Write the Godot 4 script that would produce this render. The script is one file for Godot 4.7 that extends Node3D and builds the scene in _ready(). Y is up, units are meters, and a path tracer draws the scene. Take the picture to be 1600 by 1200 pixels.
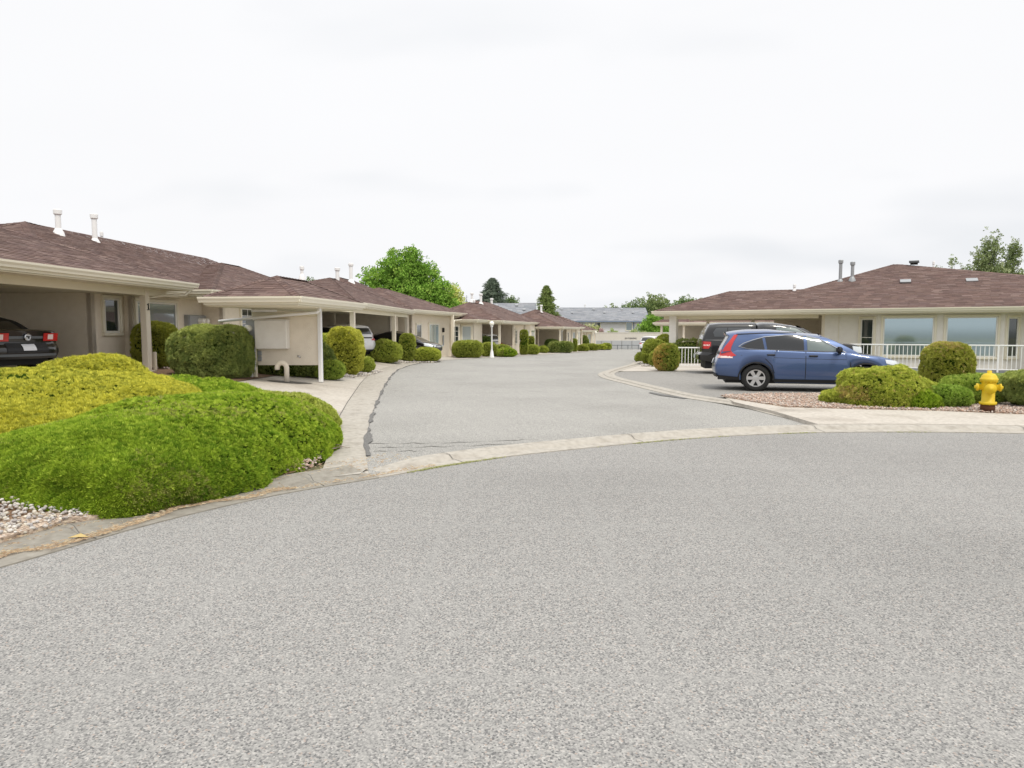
extends Node3D
# A strata village street: low stucco houses with carports, clipped shrubs, parked cars, under a bright overcast sky.

var M := {}
var rng := RandomNumberGenerator.new()
var wob := FastNoiseLite.new()
var blade_mesh: ArrayMesh
var leaf_mesh: ArrayMesh
var spray_mesh: ArrayMesh
var stone_mesh: Array = []

# ---------------------------------------------------------------- ground heights (metres)
const KERB_L := [[3.0, -7.5], [-3.0, -4.5], [-4.4, -3.9], [-5.5, -3.6], [-6.7, -2.9], [-7.7, -2.2], [-9.0, -2.45], [-11.0, -2.95], [-15.7, -3.8], [-21.6, -4.8], [-27.0, -5.6], [-32.0, -5.8], [-38.0, -5.2], [-50.0, -2.2], [-62.0, 2.4], [-75.0, 6.2], [-100.0, 14.0]]
const ROAD_L := [[-7.6, -1.6], [-8.1, -1.73], [-9.2, -2.0], [-10.2, -2.21], [-12.4, -2.6], [-14.4, -2.93], [-20.1, -3.79], [-25.3, -4.5], [-29.4, -4.92], [-33.3, -4.97], [-36.7, -4.62], [-41.0, -3.45], [-46.0, -1.75], [-57.0, 2.6], [-71.0, 6.8], [-87.0, 11.6], [-101.0, 15.5]]
const ROAD_R := [[-9.0, 5.6], [-11.7, 5.35], [-13.55, 5.11], [-15.03, 4.96], [-16.9, 4.2], [-19.9, 3.75], [-21.0, 3.62], [-23.3, 3.28], [-25.0, 3.2], [-26.5, 3.34], [-28.0, 3.69], [-30.4, 4.57], [-34.5, 6.0], [-39.7, 7.6], [-52.0, 14.0], [-70.0, 20.0], [-101.0, 26.0]]
const KERB_R := [[-13.9, 5.62], [-14.4, 5.6], [-16.4, 4.83], [-18.7, 4.4], [-21.0, 4.1], [-23.3, 3.75], [-25.0, 3.68], [-26.5, 3.8], [-28.0, 4.15], [-30.4, 5.03], [-34.5, 6.45], [-39.7, 8.05], [-52.0, 14.5]]

func lin(t: Array, z: float) -> float:
	if z >= t[0][0]:
		return t[0][1]
	for i in range(1, t.size()):
		if z >= t[i][0]:
			var a = t[i - 1]
			var b = t[i]
			return a[1] + (b[1] - a[1]) * (z - a[0]) / (b[0] - a[0])
	return t[-1][1]

func G(x: float, z: float) -> float:
	var dd := -z
	var base := -0.0155 * clampf(dd - 38.0, 0.0, 67.0)
	var d := maxf(0.0, lin(KERB_L, z) - x)
	var a := 0.5
	if dd > 34.0:
		a = maxf(0.05, 0.2 - 0.15 * (dd - 34.0) / 14.0)
	elif dd > 24.0:
		a = 0.5 - 0.3 * (dd - 24.0) / 10.0
	return base + minf(a, 0.14 * minf(d, 1.2) + 0.07 * maxf(d - 1.2, 0.0))

func on(x: float, z: float, up := 0.0) -> Vector3:
	return Vector3(x, G(x, z) + up, z)

# ---------------------------------------------------------------- materials
func lc(r: float, g: float, b: float) -> Color:
	return Color(r, g, b).linear_to_srgb()

func mat(called: String, c: Color, rough := 0.8, metal := 0.0, spec := 0.5) -> StandardMaterial3D:
	var m := StandardMaterial3D.new()
	m.resource_name = called
	m.albedo_color = c
	m.roughness = rough
	m.metallic = metal
	m.metallic_specular = spec
	M[called] = m
	return m

func noise_tex(kind: int, freq: float, size: int, stops: Array, sd: int, oct := 3, ret := -1, normal := 0.0) -> NoiseTexture2D:
	var n := FastNoiseLite.new()
	n.noise_type = kind
	n.frequency = freq
	n.seed = sd
	n.fractal_octaves = oct
	if oct <= 1:
		n.fractal_type = FastNoiseLite.FRACTAL_NONE
	if ret >= 0:
		n.cellular_return_type = ret
	var t := NoiseTexture2D.new()
	t.width = size
	t.height = size
	t.seamless = true
	t.seamless_blend_skirt = 0.1
	t.noise = n
	t.normalize = true
	if normal > 0.0:
		t.as_normal_map = true
		t.bump_strength = normal
	elif stops.size():
		var g := Gradient.new()
		var off := PackedFloat32Array()
		var col := PackedColorArray()
		for s in stops:
			off.append(s[0])
			col.append(s[1])
		g.offsets = off
		g.colors = col
		t.color_ramp = g
	return t

func grey(v: float, warm := 0.0) -> Color:
	return Color(v * (1.0 + warm), v, v * (1.0 - warm))

func world_uv(m: StandardMaterial3D, per_m: float, detail: Texture2D = null, detail_per_m := 0.08) -> void:
	m.uv1_triplanar = true
	m.uv1_world_triplanar = true
	m.uv1_scale = Vector3.ONE * per_m
	if detail:
		m.detail_enabled = true
		m.detail_albedo = detail
		m.detail_blend_mode = BaseMaterial3D.BLEND_MODE_MUL
		m.detail_uv_layer = BaseMaterial3D.DETAIL_UV_2
		m.uv2_triplanar = true
		m.uv2_world_triplanar = true
		m.uv2_scale = Vector3.ONE * detail_per_m

func make_materials() -> void:
	var cell := FastNoiseLite.TYPE_CELLULAR
	var simp := FastNoiseLite.TYPE_SIMPLEX_SMOOTH
	var patches := noise_tex(simp, 0.006, 512, [[0.0, grey(0.93)], [0.35, grey(0.965)], [0.6, grey(0.985)], [1.0, grey(1.0)]], 5, 4)
	var stains := noise_tex(simp, 0.012, 512, [[0.0, grey(0.84, 0.01)], [0.3, grey(0.94, 0.006)], [0.55, grey(1.0)], [1.0, grey(0.96)]], 15, 5)
	var agg := noise_tex(cell, 0.16, 1024, [[0.0, Color(0.46, 0.46, 0.46)], [0.12, Color(0.56, 0.555, 0.55)], [0.35, Color(0.635, 0.63, 0.62)], [0.6, Color(0.69, 0.685, 0.67)], [0.85, Color(0.735, 0.725, 0.71)], [0.95, Color(0.81, 0.8, 0.78)], [1.0, Color(0.72, 0.66, 0.62)]], 3, 1, FastNoiseLite.RETURN_CELL_VALUE)
	var agg_n := noise_tex(cell, 0.16, 1024, [], 3, 1, FastNoiseLite.RETURN_DISTANCE, 5.0)
	var m := mat("road_asphalt", Color(0.905, 0.905, 0.905), 0.95, 0.0, 0.3)
	m.albedo_texture = agg
	m.normal_enabled = true
	m.normal_texture = agg_n
	m.normal_scale = 0.5
	world_uv(m, 0.78, patches, 0.055)
	m = mat("street_asphalt", Color(0.955, 0.955, 0.952), 0.95, 0.0, 0.3)
	m.albedo_texture = noise_tex(cell, 0.2, 1024, [[0.0, Color(0.5, 0.5, 0.495)], [0.3, Color(0.63, 0.625, 0.61)], [0.7, Color(0.71, 0.7, 0.685)], [1.0, Color(0.84, 0.83, 0.8)]], 7, 1, FastNoiseLite.RETURN_CELL_VALUE)
	m.normal_enabled = true
	m.normal_texture = agg_n
	m.normal_scale = 0.5
	world_uv(m, 0.6, patches, 0.085)
	var dm := m.duplicate()
	dm.resource_name = "drive_asphalt"
	dm.albedo_color = Color(0.89, 0.885, 0.88)
	M["drive_asphalt"] = dm
	m = mat("concrete", Color(0.945, 0.935, 0.925), 0.9)
	m.albedo_texture = noise_tex(simp, 0.02, 1024, [[0.0, Color(0.7, 0.68, 0.645)], [0.4, Color(0.78, 0.76, 0.725)], [0.7, Color(0.81, 0.79, 0.755)], [1.0, Color(0.85, 0.835, 0.8)]], 9, 6)
	m.normal_enabled = true
	m.normal_texture = noise_tex(simp, 0.12, 512, [], 29, 4, -1, 2.0)
	m.normal_scale = 0.35
	world_uv(m, 0.4, stains, 0.11)
	var km := m.duplicate()
	km.resource_name = "kerb_concrete"
	km.albedo_color = Color(0.88, 0.875, 0.865)
	km.uv2_scale = Vector3.ONE * 0.5
	M["kerb_concrete"] = km
	var gm := m.duplicate()
	gm.resource_name = "gutter_concrete"
	gm.albedo_color = Color(0.74, 0.735, 0.72)
	gm.uv2_scale = Vector3.ONE * 0.7
	M["gutter_concrete"] = gm
	m = mat("joint", Color(0.4, 0.39, 0.37), 0.95)
	m = mat("seam", Color(0.36, 0.36, 0.36), 0.9)
	m.albedo_texture = agg
	world_uv(m, 0.8)
	m.albedo_color = Color(0.66, 0.66, 0.66)
	m = mat("soil", Color(1, 1, 1), 1.0)
	m.albedo_texture = noise_tex(simp, 0.05, 512, [[0.0, Color(0.27, 0.21, 0.16)], [0.5, Color(0.44, 0.34, 0.26)], [1.0, Color(0.6, 0.5, 0.4)]], 19, 5)
	world_uv(m, 0.7)
	m = mat("bed_gravel", Color(1, 1, 1), 1.0)
	m.albedo_texture = noise_tex(cell, 0.09, 512, [[0.0, Color(0.42, 0.36, 0.31)], [0.4, Color(0.66, 0.58, 0.51)], [1.0, Color(0.83, 0.77, 0.7)]], 21, 1, FastNoiseLite.RETURN_CELL_VALUE)
	world_uv(m, 1.3)
	m = mat("lawn", Color(1, 1, 1), 1.0)
	m.albedo_texture = noise_tex(simp, 0.05, 512, [[0.0, Color(0.25, 0.32, 0.12)], [0.5, Color(0.34, 0.42, 0.16)], [1.0, Color(0.45, 0.52, 0.24)]], 23, 5)
	world_uv(m, 0.5)
	var stucco_n := noise_tex(simp, 0.1, 512, [], 31, 4, -1, 3.0)
	var wall_stain := noise_tex(simp, 0.01, 512, [[0.0, grey(0.96, 0.004)], [0.5, grey(0.985)], [1.0, grey(1.0)]], 33, 5)
	for d in [["stucco", Color(0.93, 0.89, 0.825)], ["stucco_pale", Color(0.93, 0.915, 0.89)], ["stucco_white", Color(0.86, 0.86, 0.88)], ["stone_wall", Color(0.83, 0.81, 0.77)]]:
		m = mat(d[0], d[1], 0.92)
		m.normal_enabled = true
		m.normal_texture = stucco_n
		m.normal_scale = 0.5
		m.uv1_triplanar = true
		m.uv1_world_triplanar = true
		m.uv1_scale = Vector3.ONE * 0.6
		m.albedo_texture = wall_stain
	mat("trim", Color(0.9, 0.875, 0.8), 0.55)
	mat("gutter", Color(0.925, 0.9, 0.83), 0.4)
	mat("soffit", Color(0.88, 0.85, 0.76), 0.7)
	mat("post", Color(0.9, 0.86, 0.79), 0.7)
	mat("white_metal", Color(0.93, 0.93, 0.93), 0.4)
	mat("vinyl", Color(0.9, 0.89, 0.86), 0.4)
	mat("grey_box", Color(0.62, 0.63, 0.64), 0.45, 0.2)
	mat("dark", Color(0.1, 0.1, 0.1), 0.7)
	mat("number_black", Color(0.08, 0.08, 0.08), 0.6)
	m = mat("shingle", Color(1, 1, 1), 0.95)
	m.vertex_color_use_as_albedo = true
	m.albedo_texture = noise_tex(cell, 0.25, 512, [[0.0, grey(0.72)], [0.5, grey(0.95)], [1.0, grey(1.0)]], 41, 1, FastNoiseLite.RETURN_CELL_VALUE)
	m.uv1_triplanar = true
	m.uv1_world_triplanar = true
	m.uv1_scale = Vector3.ONE * 1.5
	mat("roof_deck", Color(0.3, 0.22, 0.21), 0.95)
	mat("grey_deck", Color(0.4, 0.42, 0.46), 0.95)
	for d in [["pane_dark", Color(0.2, 0.24, 0.24)], ["pane_blind", Color(0.52, 0.57, 0.58)], ["pane_teal", Color(0.66, 0.74, 0.77)], ["pane_pale", Color(0.72, 0.76, 0.77)]]:
		m = mat(d[0], d[1], 0.6)
		m.clearcoat_enabled = true
		m.clearcoat = 1.0
		m.clearcoat_roughness = 0.02
	for d in [["pane_teal", 0.65], ["pane_blind", 0.4], ["pane_dark", 0.15]]:   # reflective glazing
		M[d[0]].metallic = d[1]
		M[d[0]].roughness = 0.06
	m = mat("globe", Color(0.95, 0.94, 0.9), 0.25)
	m.clearcoat_enabled = true
	# plants
	for d in [["foliage", 0.85, 0.14], ["leaves", 0.8, 0.26]]:
		m = mat(d[0], Color(1, 1, 1), d[1], 0.0, 0.15)
		m.specular_mode = BaseMaterial3D.SPECULAR_DISABLED
		m.vertex_color_use_as_albedo = true
		m.backlight_enabled = true
		m.backlight = Color(d[2] * 0.9, d[2], d[2] * 0.35)
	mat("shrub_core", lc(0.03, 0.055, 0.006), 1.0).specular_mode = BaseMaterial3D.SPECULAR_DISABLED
	mat("bark", lc(0.09, 0.065, 0.045), 0.95)
	m = mat("stones", Color(1, 1, 1), 0.9)
	m.vertex_color_use_as_albedo = true
	# vehicles
	for d in [["paint_blue", Color(0.28, 0.365, 0.53), 0.45], ["paint_black", Color(0.05, 0.05, 0.055), 0.2], ["paint_navy", Color(0.09, 0.095, 0.14), 0.4], ["paint_white", Color(0.9, 0.9, 0.91), 0.0], ["paint_red", Color(0.6, 0.06, 0.06), 0.2], ["paint_yellow", Color(0.83, 0.71, 0.05), 0.0]]:
		m = mat(d[0], d[1], 0.38, d[2])
		m.clearcoat_enabled = true
		m.clearcoat = 1.0
		m.clearcoat_roughness = 0.05
	M["paint_yellow"].clearcoat = 0.2
	M["paint_yellow"].clearcoat_roughness = 0.45
	M["paint_yellow"].roughness = 0.6
	m = mat("car_glass", Color(0.07, 0.08, 0.09), 0.3)
	m.clearcoat_enabled = true
	m.clearcoat_roughness = 0.02
	m = mat("tinted_glass", Color(0.2, 0.22, 0.24), 0.4)
	m.clearcoat_enabled = true
	m = mat("car_glass_light", Color(0.42, 0.47, 0.47), 0.4)
	m.clearcoat_enabled = true
	m.clearcoat_roughness = 0.02
	mat("black_plastic", Color(0.13, 0.13, 0.14), 0.6)
	mat("trim_silver", Color(0.62, 0.63, 0.65), 0.5, 0.4)
	m = mat("earth", Color(1, 1, 1), 1.0)
	m.albedo_texture = noise_tex(simp, 0.04, 512, [[0.0, Color(0.36, 0.36, 0.25)], [0.5, Color(0.46, 0.45, 0.33)], [1.0, Color(0.56, 0.53, 0.42)]], 27, 5)
	world_uv(m, 0.25)
	mat("tyre", Color(0.12, 0.12, 0.12), 0.85)
	mat("alloy", Color(0.78, 0.78, 0.78), 0.32, 0.75)
	mat("chrome", Color(0.82, 0.83, 0.85), 0.25, 1.0)
	m = mat("tail_red", Color(0.75, 0.06, 0.05), 0.2)
	m.clearcoat_enabled = true
	m = mat("tail_clear", Color(0.93, 0.85, 0.83), 0.15)
	m.clearcoat_enabled = true
	m = mat("headlamp", Color(0.86, 0.88, 0.9), 0.1, 0.3)
	m.clearcoat_enabled = true
	mat("plate", Color(0.92, 0.93, 0.95), 0.5)
	mat("soft_top", Color(0.06, 0.06, 0.065), 0.85)
	mat("rust", Color(0.34, 0.2, 0.13), 0.9)
	mat("letter_grey", Color(0.42, 0.41, 0.4), 0.7)
	mat("panel_grey", Color(0.68, 0.69, 0.7), 0.75)
	mat("rail_grey", Color(0.42, 0.44, 0.46), 0.5, 0.4)
	mat("house_blue_trim", Color(0.5, 0.55, 0.64), 0.7)

# ---------------------------------------------------------------- mesh helpers
func begin(smooth := false) -> SurfaceTool:
	var st := SurfaceTool.new()
	st.begin(Mesh.PRIMITIVE_TRIANGLES)
	st.set_smooth_group(0 if smooth else -1)
	return st

func tri(st: SurfaceTool, a: Vector3, b: Vector3, c: Vector3) -> void:   # a, b, c run counter-clockwise seen from outside
	st.add_vertex(a)
	st.add_vertex(c)
	st.add_vertex(b)

func quad(st: SurfaceTool, a: Vector3, b: Vector3, c: Vector3, d: Vector3) -> void:
	tri(st, a, b, c)
	tri(st, a, c, d)

func box(st: SurfaceTool, c: Vector3, s: Vector3, turn := Basis()) -> void:
	var h := s * 0.5
	var p: Array[Vector3] = []
	for k in 8:
		p.append(c + turn * Vector3(h.x if k & 1 else -h.x, h.y if k & 2 else -h.y, h.z if k & 4 else -h.z))
	quad(st, p[4], p[5], p[7], p[6])
	quad(st, p[1], p[0], p[2], p[3])
	quad(st, p[5], p[1], p[3], p[7])
	quad(st, p[0], p[4], p[6], p[2])
	quad(st, p[6], p[7], p[3], p[2])
	quad(st, p[0], p[1], p[5], p[4])

func bbox(st: SurfaceTool, c: Vector3, s: Vector3, ch := 0.012) -> void:   # a box with chamfered edges
	var h := s * 0.5
	var sg := [-1.0, 1.0]
	for ax in 3:
		var u := (ax + 1) % 3
		var v := (ax + 2) % 3
		for q in sg:
			var pts: Array[Vector3] = []
			for k in [[-1.0, -1.0], [1.0, -1.0], [1.0, 1.0], [-1.0, 1.0]]:
				var w := Vector3.ZERO
				w[ax] = q * h[ax]
				w[u] = k[0] * (h[u] - ch)
				w[v] = k[1] * (h[v] - ch)
				pts.append(c + w)
			if q > 0.0:
				quad(st, pts[0], pts[1], pts[2], pts[3])
			else:
				quad(st, pts[3], pts[2], pts[1], pts[0])
			for e in sg:   # chamfers between face ax and face u
				var a := Vector3.ZERO
				var b := Vector3.ZERO
				a[ax] = q * h[ax]
				a[u] = e * (h[u] - ch)
				b[ax] = q * (h[ax] - ch)
				b[u] = e * h[u]
				var lo := Vector3.ZERO
				lo[v] = -(h[v] - ch)
				if q * e > 0.0:
					quad(st, c + a + lo, c + b + lo, c + b - lo, c + a - lo)
				else:
					quad(st, c + b + lo, c + a + lo, c + a - lo, c + b - lo)

func tube(st: SurfaceTool, path: Array, rad: Array, n := 8, caps := true) -> void:
	var rings: Array = []
	var last_u := Vector3.ZERO
	for i in path.size():
		var p: Vector3 = path[i]
		var t: Vector3 = (path[mini(i + 1, path.size() - 1)] - path[maxi(i - 1, 0)]).normalized()
		var u: Vector3 = last_u - t * last_u.dot(t)
		if u.length() < 0.01:
			u = t.cross(Vector3.UP if absf(t.y) < 0.9 else Vector3.RIGHT)
		u = u.normalized()
		last_u = u
		var v := t.cross(u)
		var r: float = rad[mini(i, rad.size() - 1)]
		var ring: Array[Vector3] = []
		for k in n:
			var an := TAU * k / n
			ring.append(p + (u * cos(an) + v * sin(an)) * r)
		rings.append(ring)
	for i in rings.size() - 1:
		for k in n:
			var k2 := (k + 1) % n
			quad(st, rings[i][k], rings[i][k2], rings[i + 1][k2], rings[i + 1][k])
	if caps:
		var a: Vector3 = path[0]
		var b: Vector3 = path[-1]
		for k in n:
			tri(st, a, rings[0][(k + 1) % n], rings[0][k])
			tri(st, b, rings[-1][k], rings[-1][(k + 1) % n])

func lathe(st: SurfaceTool, prof: Array, n := 16, at := Vector3.ZERO, turn := Basis()) -> void:   # prof: [radius, height] upwards
	for i in prof.size() - 1:
		for k in n:
			var a := TAU * k / n
			var b := TAU * (k + 1) / n
			var r0: float = prof[i][0]
			var r1: float = prof[i + 1][0]
			var y0: float = prof[i][1]
			var y1: float = prof[i + 1][1]
			quad(st, at + turn * Vector3(r0 * cos(b), y0, r0 * sin(b)), at + turn * Vector3(r0 * cos(a), y0, r0 * sin(a)), at + turn * Vector3(r1 * cos(a), y1, r1 * sin(a)), at + turn * Vector3(r1 * cos(b), y1, r1 * sin(b)))

func obj(called: String, st: SurfaceTool, m, parent: Node = null) -> MeshInstance3D:
	st.generate_normals()
	var o := MeshInstance3D.new()
	o.name = called
	o.mesh = st.commit()
	o.mesh.surface_set_material(0, M[m] if m is String else m)
	(parent if parent else self).add_child(o, true)
	return o

func tag(o: Node, label: String, category := "", group := "", kind := "") -> void:
	if label:
		o.set_meta("label", label)
	if category:
		o.set_meta("category", category)
	if group:
		o.set_meta("group", group)
	if kind:
		o.set_meta("kind", kind)

func thing(called: String, label: String, category: String, at: Vector3, turn := 0.0, group := "") -> Node3D:
	var o := Node3D.new()
	o.name = called
	add_child(o, true)
	o.position = at
	o.rotation.y = turn
	tag(o, label, category, group)
	return o

func struct_(called: String, st: SurfaceTool, m) -> MeshInstance3D:
	var o := obj(called, st, m)
	o.set_meta("kind", "structure")
	return o

func slab(st: SurfaceTool, pts: Array, up: float, follow := true, thick := 0.0) -> void:   # a flat outline [x, z] laid on the ground
	var poly := PackedVector2Array()
	for p in pts:
		poly.append(Vector2(p[0], p[1]))
	var ix := Geometry2D.triangulate_polygon(poly)
	var v3 = func(k): return Vector3(poly[k].x, (G(poly[k].x, poly[k].y) if follow else 0.0) + up, poly[k].y)
	for k in range(0, ix.size(), 3):
		var a: Vector3 = v3.call(ix[k])
		var b: Vector3 = v3.call(ix[k + 1])
		var c: Vector3 = v3.call(ix[k + 2])
		if (b - a).cross(c - a).y < 0.0:
			tri(st, a, c, b)
		else:
			tri(st, a, b, c)
	if thick > 0.0:
		var cw := Geometry2D.is_polygon_clockwise(poly)
		for k in poly.size():
			var a: Vector3 = v3.call(k)
			var b: Vector3 = v3.call((k + 1) % poly.size())
			var dn := Vector3(0, thick, 0)
			if cw:
				quad(st, a - dn, b - dn, b, a)
			else:
				quad(st, b - dn, a - dn, a, b)

func ribbon(st: SurfaceTool, zs: Array, left: Callable, right: Callable, up: float, nu := 6, lip := 0.0) -> void:   # sheet between two edges given as x(z)
	for i in zs.size() - 1:
		for k in nu:
			var q: Array[Vector3] = []
			for c in [[i, k], [i, k + 1], [i + 1, k + 1], [i + 1, k]]:
				var z: float = zs[c[0]]
				var u: float = float(c[1]) / nu
				var x: float = lerpf(left.call(z), right.call(z), u)
				q.append(on(x, z, up + lip * sin(PI * u)))
			quad(st, q[0], q[1], q[2], q[3])

func zrange(a: float, b: float, step: float) -> Array:
	var out := []
	var n := int(ceil(absf(b - a) / step))
	for i in n + 1:
		out.append(lerpf(a, b, float(i) / n))
	return out

# ---------------------------------------------------------------- roofs
func shingle_patch(st: SurfaceTool, a: Vector3, b: Vector3, c: Vector3, d: Vector3, cols: Array, expo := 0.15, tabw := 0.32, parts: Node3D = null) -> void:
	var nrm := (b - a).cross((c + d) * 0.5 - a).normalized()
	var u := (b - a).normalized()
	var run := ((c + d) - (a + b)) * 0.5
	run -= u * run.dot(u)
	var k := int(maxf(1.0, ceil(run.length() / expo)))
	var up := run / k
	for i in k:
		var tm := (i + 0.5) / k
		var lp := a.lerp(d, tm)
		var rp := b.lerp(c, tm)
		var wid := (rp - lp).dot(u)
		var s0 := (lp - a).dot(u)
		var x := -fposmod(s0 + rng.randf() * tabw, tabw)
		while x < wid:
			var w := tabw * rng.randf_range(0.85, 1.15)
			var x0 := maxf(x, 0.0)
			var x1 := minf(x + w - 0.006, wid)
			x += w
			if x1 - x0 < 0.02:
				continue
			var p := lp - up * 0.5 + u * x0
			var q := lp - up * 0.5 + u * x1
			var lift := nrm * rng.randf_range(0.011, 0.02)
			var tone: Color = cols[rng.randi() % cols.size()]
			var f := rng.randf_range(0.9, 1.12)
			var s := st
			if parts:
				s = begin()
			s.set_color(Color(tone.r * f, tone.g * f, tone.b * f))
			quad(s, p + lift, q + lift, q + up * 1.12 + nrm * 0.004, p + up * 1.12 + nrm * 0.004)
			quad(s, p - nrm * 0.004, q - nrm * 0.004, q + lift, p + lift)
			if parts:
				quad(s, q - nrm * 0.004, q + up - nrm * 0.004, q + up * 1.12 + nrm * 0.004, q + lift)
				quad(s, p + up - nrm * 0.004, p - nrm * 0.004, p + lift, p + up * 1.12 + nrm * 0.004)
				obj("shingle", s, "shingle", parts)

func cap_line(st: SurfaceTool, p: Vector3, q: Vector3, cols: Array, half := 0.13) -> void:
	var along := (q - p)
	var n := int(maxf(1.0, ceil(along.length() / 0.2)))
	var dir := along.normalized()
	var side := dir.cross(Vector3.UP).normalized()
	var up := side.cross(dir).normalized()
	for i in n:
		var a := p + along * (float(i) / n) + up * 0.034
		var b := p + along * (float(i + 1.2) / n) + up * 0.022
		var tone: Color = cols[rng.randi() % cols.size()]
		var f := rng.randf_range(0.85, 1.1)
		st.set_color(Color(tone.r * f, tone.g * f, tone.b * f))
		var dn := -up * half * 0.34
		quad(st, a + side * half + dn, b + side * half + dn, b, a)
		quad(st, b - side * half + dn, a - side * half + dn, a, b)
		quad(st, a - side * half + dn, a + side * half + dn - up * 0.02, a, a)

func gutter_run(st: SurfaceTool, a: Vector3, b: Vector3, out: Vector3) -> void:   # open K-profile gutter hung along an eave
	var prof := [[0.0, -0.155], [0.07, -0.15], [0.085, -0.1], [0.12, -0.05], [0.125, -0.005], [0.105, -0.005], [0.1, -0.05], [0.012, -0.07], [0.0, -0.0]]
	for i in prof.size() - 1:
		var p: Vector3 = out * prof[i][0] + Vector3(0, prof[i][1], 0)
		var q: Vector3 = out * prof[i + 1][0] + Vector3(0, prof[i + 1][1], 0)
		quad(st, a + p, b + p, b + q, a + q)
	for e in [a, b]:
		for i in range(1, 4):
			var p: Vector3 = out * prof[i][0] + Vector3(0, prof[i][1], 0)
			var q: Vector3 = out * prof[i + 1][0] + Vector3(0, prof[i + 1][1], 0)
			tri(st, e + p, e + q, e)

const BROWN := [Color(0.185, 0.117, 0.098), Color(0.2, 0.128, 0.108), Color(0.168, 0.104, 0.089), Color(0.235, 0.16, 0.138), Color(0.18, 0.118, 0.105), Color(0.148, 0.092, 0.08)]
const SLATE := [Color(0.3, 0.315, 0.345), Color(0.325, 0.34, 0.37), Color(0.275, 0.29, 0.32), Color(0.35, 0.36, 0.385)]

func roof_block(parent: Node3D, s0: float, s1: float, n0: float, n1: float, ye: float, r0: Vector2, r1: Vector2, yr: float, cols: Array = BROWN, pick := false, fascia := "trim", deck := "roof_deck", coarse := 1.0, drop := 0.0) -> Node3D:
	# eave rectangle s0..s1 by n0..n1 at height ye, ridge from r0 to r1 at height yr
	var root := Node3D.new()
	root.name = "roof"
	parent.add_child(root, true)
	var fl := Vector3(s0, ye, n1)
	var fr := Vector3(s1, ye, n1)
	var br := Vector3(s1, ye, n0)
	var bl := Vector3(s0, ye, n0)
	var ra := Vector3(r0.x, yr, r0.y)
	var rb := Vector3(r1.x, yr - drop, r1.y)
	var st := begin()
	quad(st, fl, fr, rb, ra)
	tri(st, fr, br, rb)
	quad(st, br, bl, ra, rb)
	tri(st, bl, fl, ra)
	obj("deck", st, deck, root)
	st = begin()
	var faces := [[fl, fr, rb, ra], [bl, fl, ra, ra], [fr, br, rb, rb], [br, bl, ra, rb]]
	for k in 4:
		var f = faces[k]
		shingle_patch(st, f[0], f[1], f[2], f[3], cols, 0.15 * coarse, 0.32 * coarse, root if pick and k < 2 else null)
	var sh := obj("shingle_courses", st, "shingle", root)
	sh.set_meta("kind", "stuff")
	st = begin()
	cap_line(st, fl, ra, cols)
	cap_line(st, fr, rb, cols)
	cap_line(st, bl, ra, cols)
	cap_line(st, br, rb, cols)
	if ra.distance_to(rb) > 0.3:
		cap_line(st, ra, rb, cols)
	obj("ridge_cap", st, "shingle", root)
	# fascia boards, gutters and soffit
	st = begin()
	var h := 0.2
	var cy := ye - h * 0.5 - 0.012
	box(st, Vector3((s0 + s1) * 0.5, cy, n1 - 0.02), Vector3(s1 - s0, h, 0.04))
	box(st, Vector3((s0 + s1) * 0.5, cy, n0 + 0.02), Vector3(s1 - s0, h, 0.04))
	box(st, Vector3(s0 + 0.02, cy, (n0 + n1) * 0.5), Vector3(0.04, h, n1 - n0 - 0.084))
	box(st, Vector3(s1 - 0.02, cy, (n0 + n1) * 0.5), Vector3(0.04, h, n1 - n0 - 0.084))
	obj("fascia", st, fascia, root)
	st = begin()
	gutter_run(st, fl + Vector3(-0.1, 0, 0), fr + Vector3(0.1, 0, 0), Vector3(0, 0, 1))
	gutter_run(st, bl + Vector3(0, 0, -0.1), fl + Vector3(0, 0, 0.1), Vector3(-1, 0, 0))
	gutter_run(st, fr + Vector3(0, 0, 0.1), br + Vector3(0, 0, -0.1), Vector3(1, 0, 0))
	obj("gutter", st, "gutter" if fascia == "trim" else fascia, root)
	st = begin()
	box(st, Vector3((s0 + s1) * 0.5, ye - h - 0.03, (n0 + n1) * 0.5), Vector3(s1 - s0 - 0.09, 0.03, n1 - n0 - 0.09))
	obj("soffit", st, "soffit", root)
	return root

func flue(parent: Node3D, p: Vector3, h: float, r := 0.1, m := "white_metal") -> void:   # round metal flue with flashing cone and cap
	var root := Node3D.new()
	root.name = "roof_flue"
	root.position = p
	parent.add_child(root, true)
	var st := begin(true)
	lathe(st, [[r * 2.3, -0.16], [r * 1.9, 0.0], [r * 1.3, 0.1], [r * 1.02, 0.14]], 14)
	obj("flashing", st, m, root)
	st = begin()
	lathe(st, [[r, 0.0], [r, h - 0.2]], 14)
	obj("pipe", st, m, root)
	st = begin()
	lathe(st, [[r * 0.9, h - 0.2], [r * 1.45, h - 0.17], [r * 1.5, h - 0.04], [r * 1.3, h - 0.01], [0.001, h]], 14)
	obj("cap", st, m, root)

func low_vent(parent: Node3D, p: Vector3, slope: float, m := "grey_box") -> void:   # low box vent on a roof slope
	var st := begin()
	var t := Basis(Vector3.RIGHT, slope)
	box(st, p + Vector3(0, 0.05, 0), Vector3(0.34, 0.1, 0.34), t)
	box(st, p + Vector3(0, 0.12, 0), Vector3(0.46, 0.035, 0.46), t)
	obj("roof_vent", st, m, parent)

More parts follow.
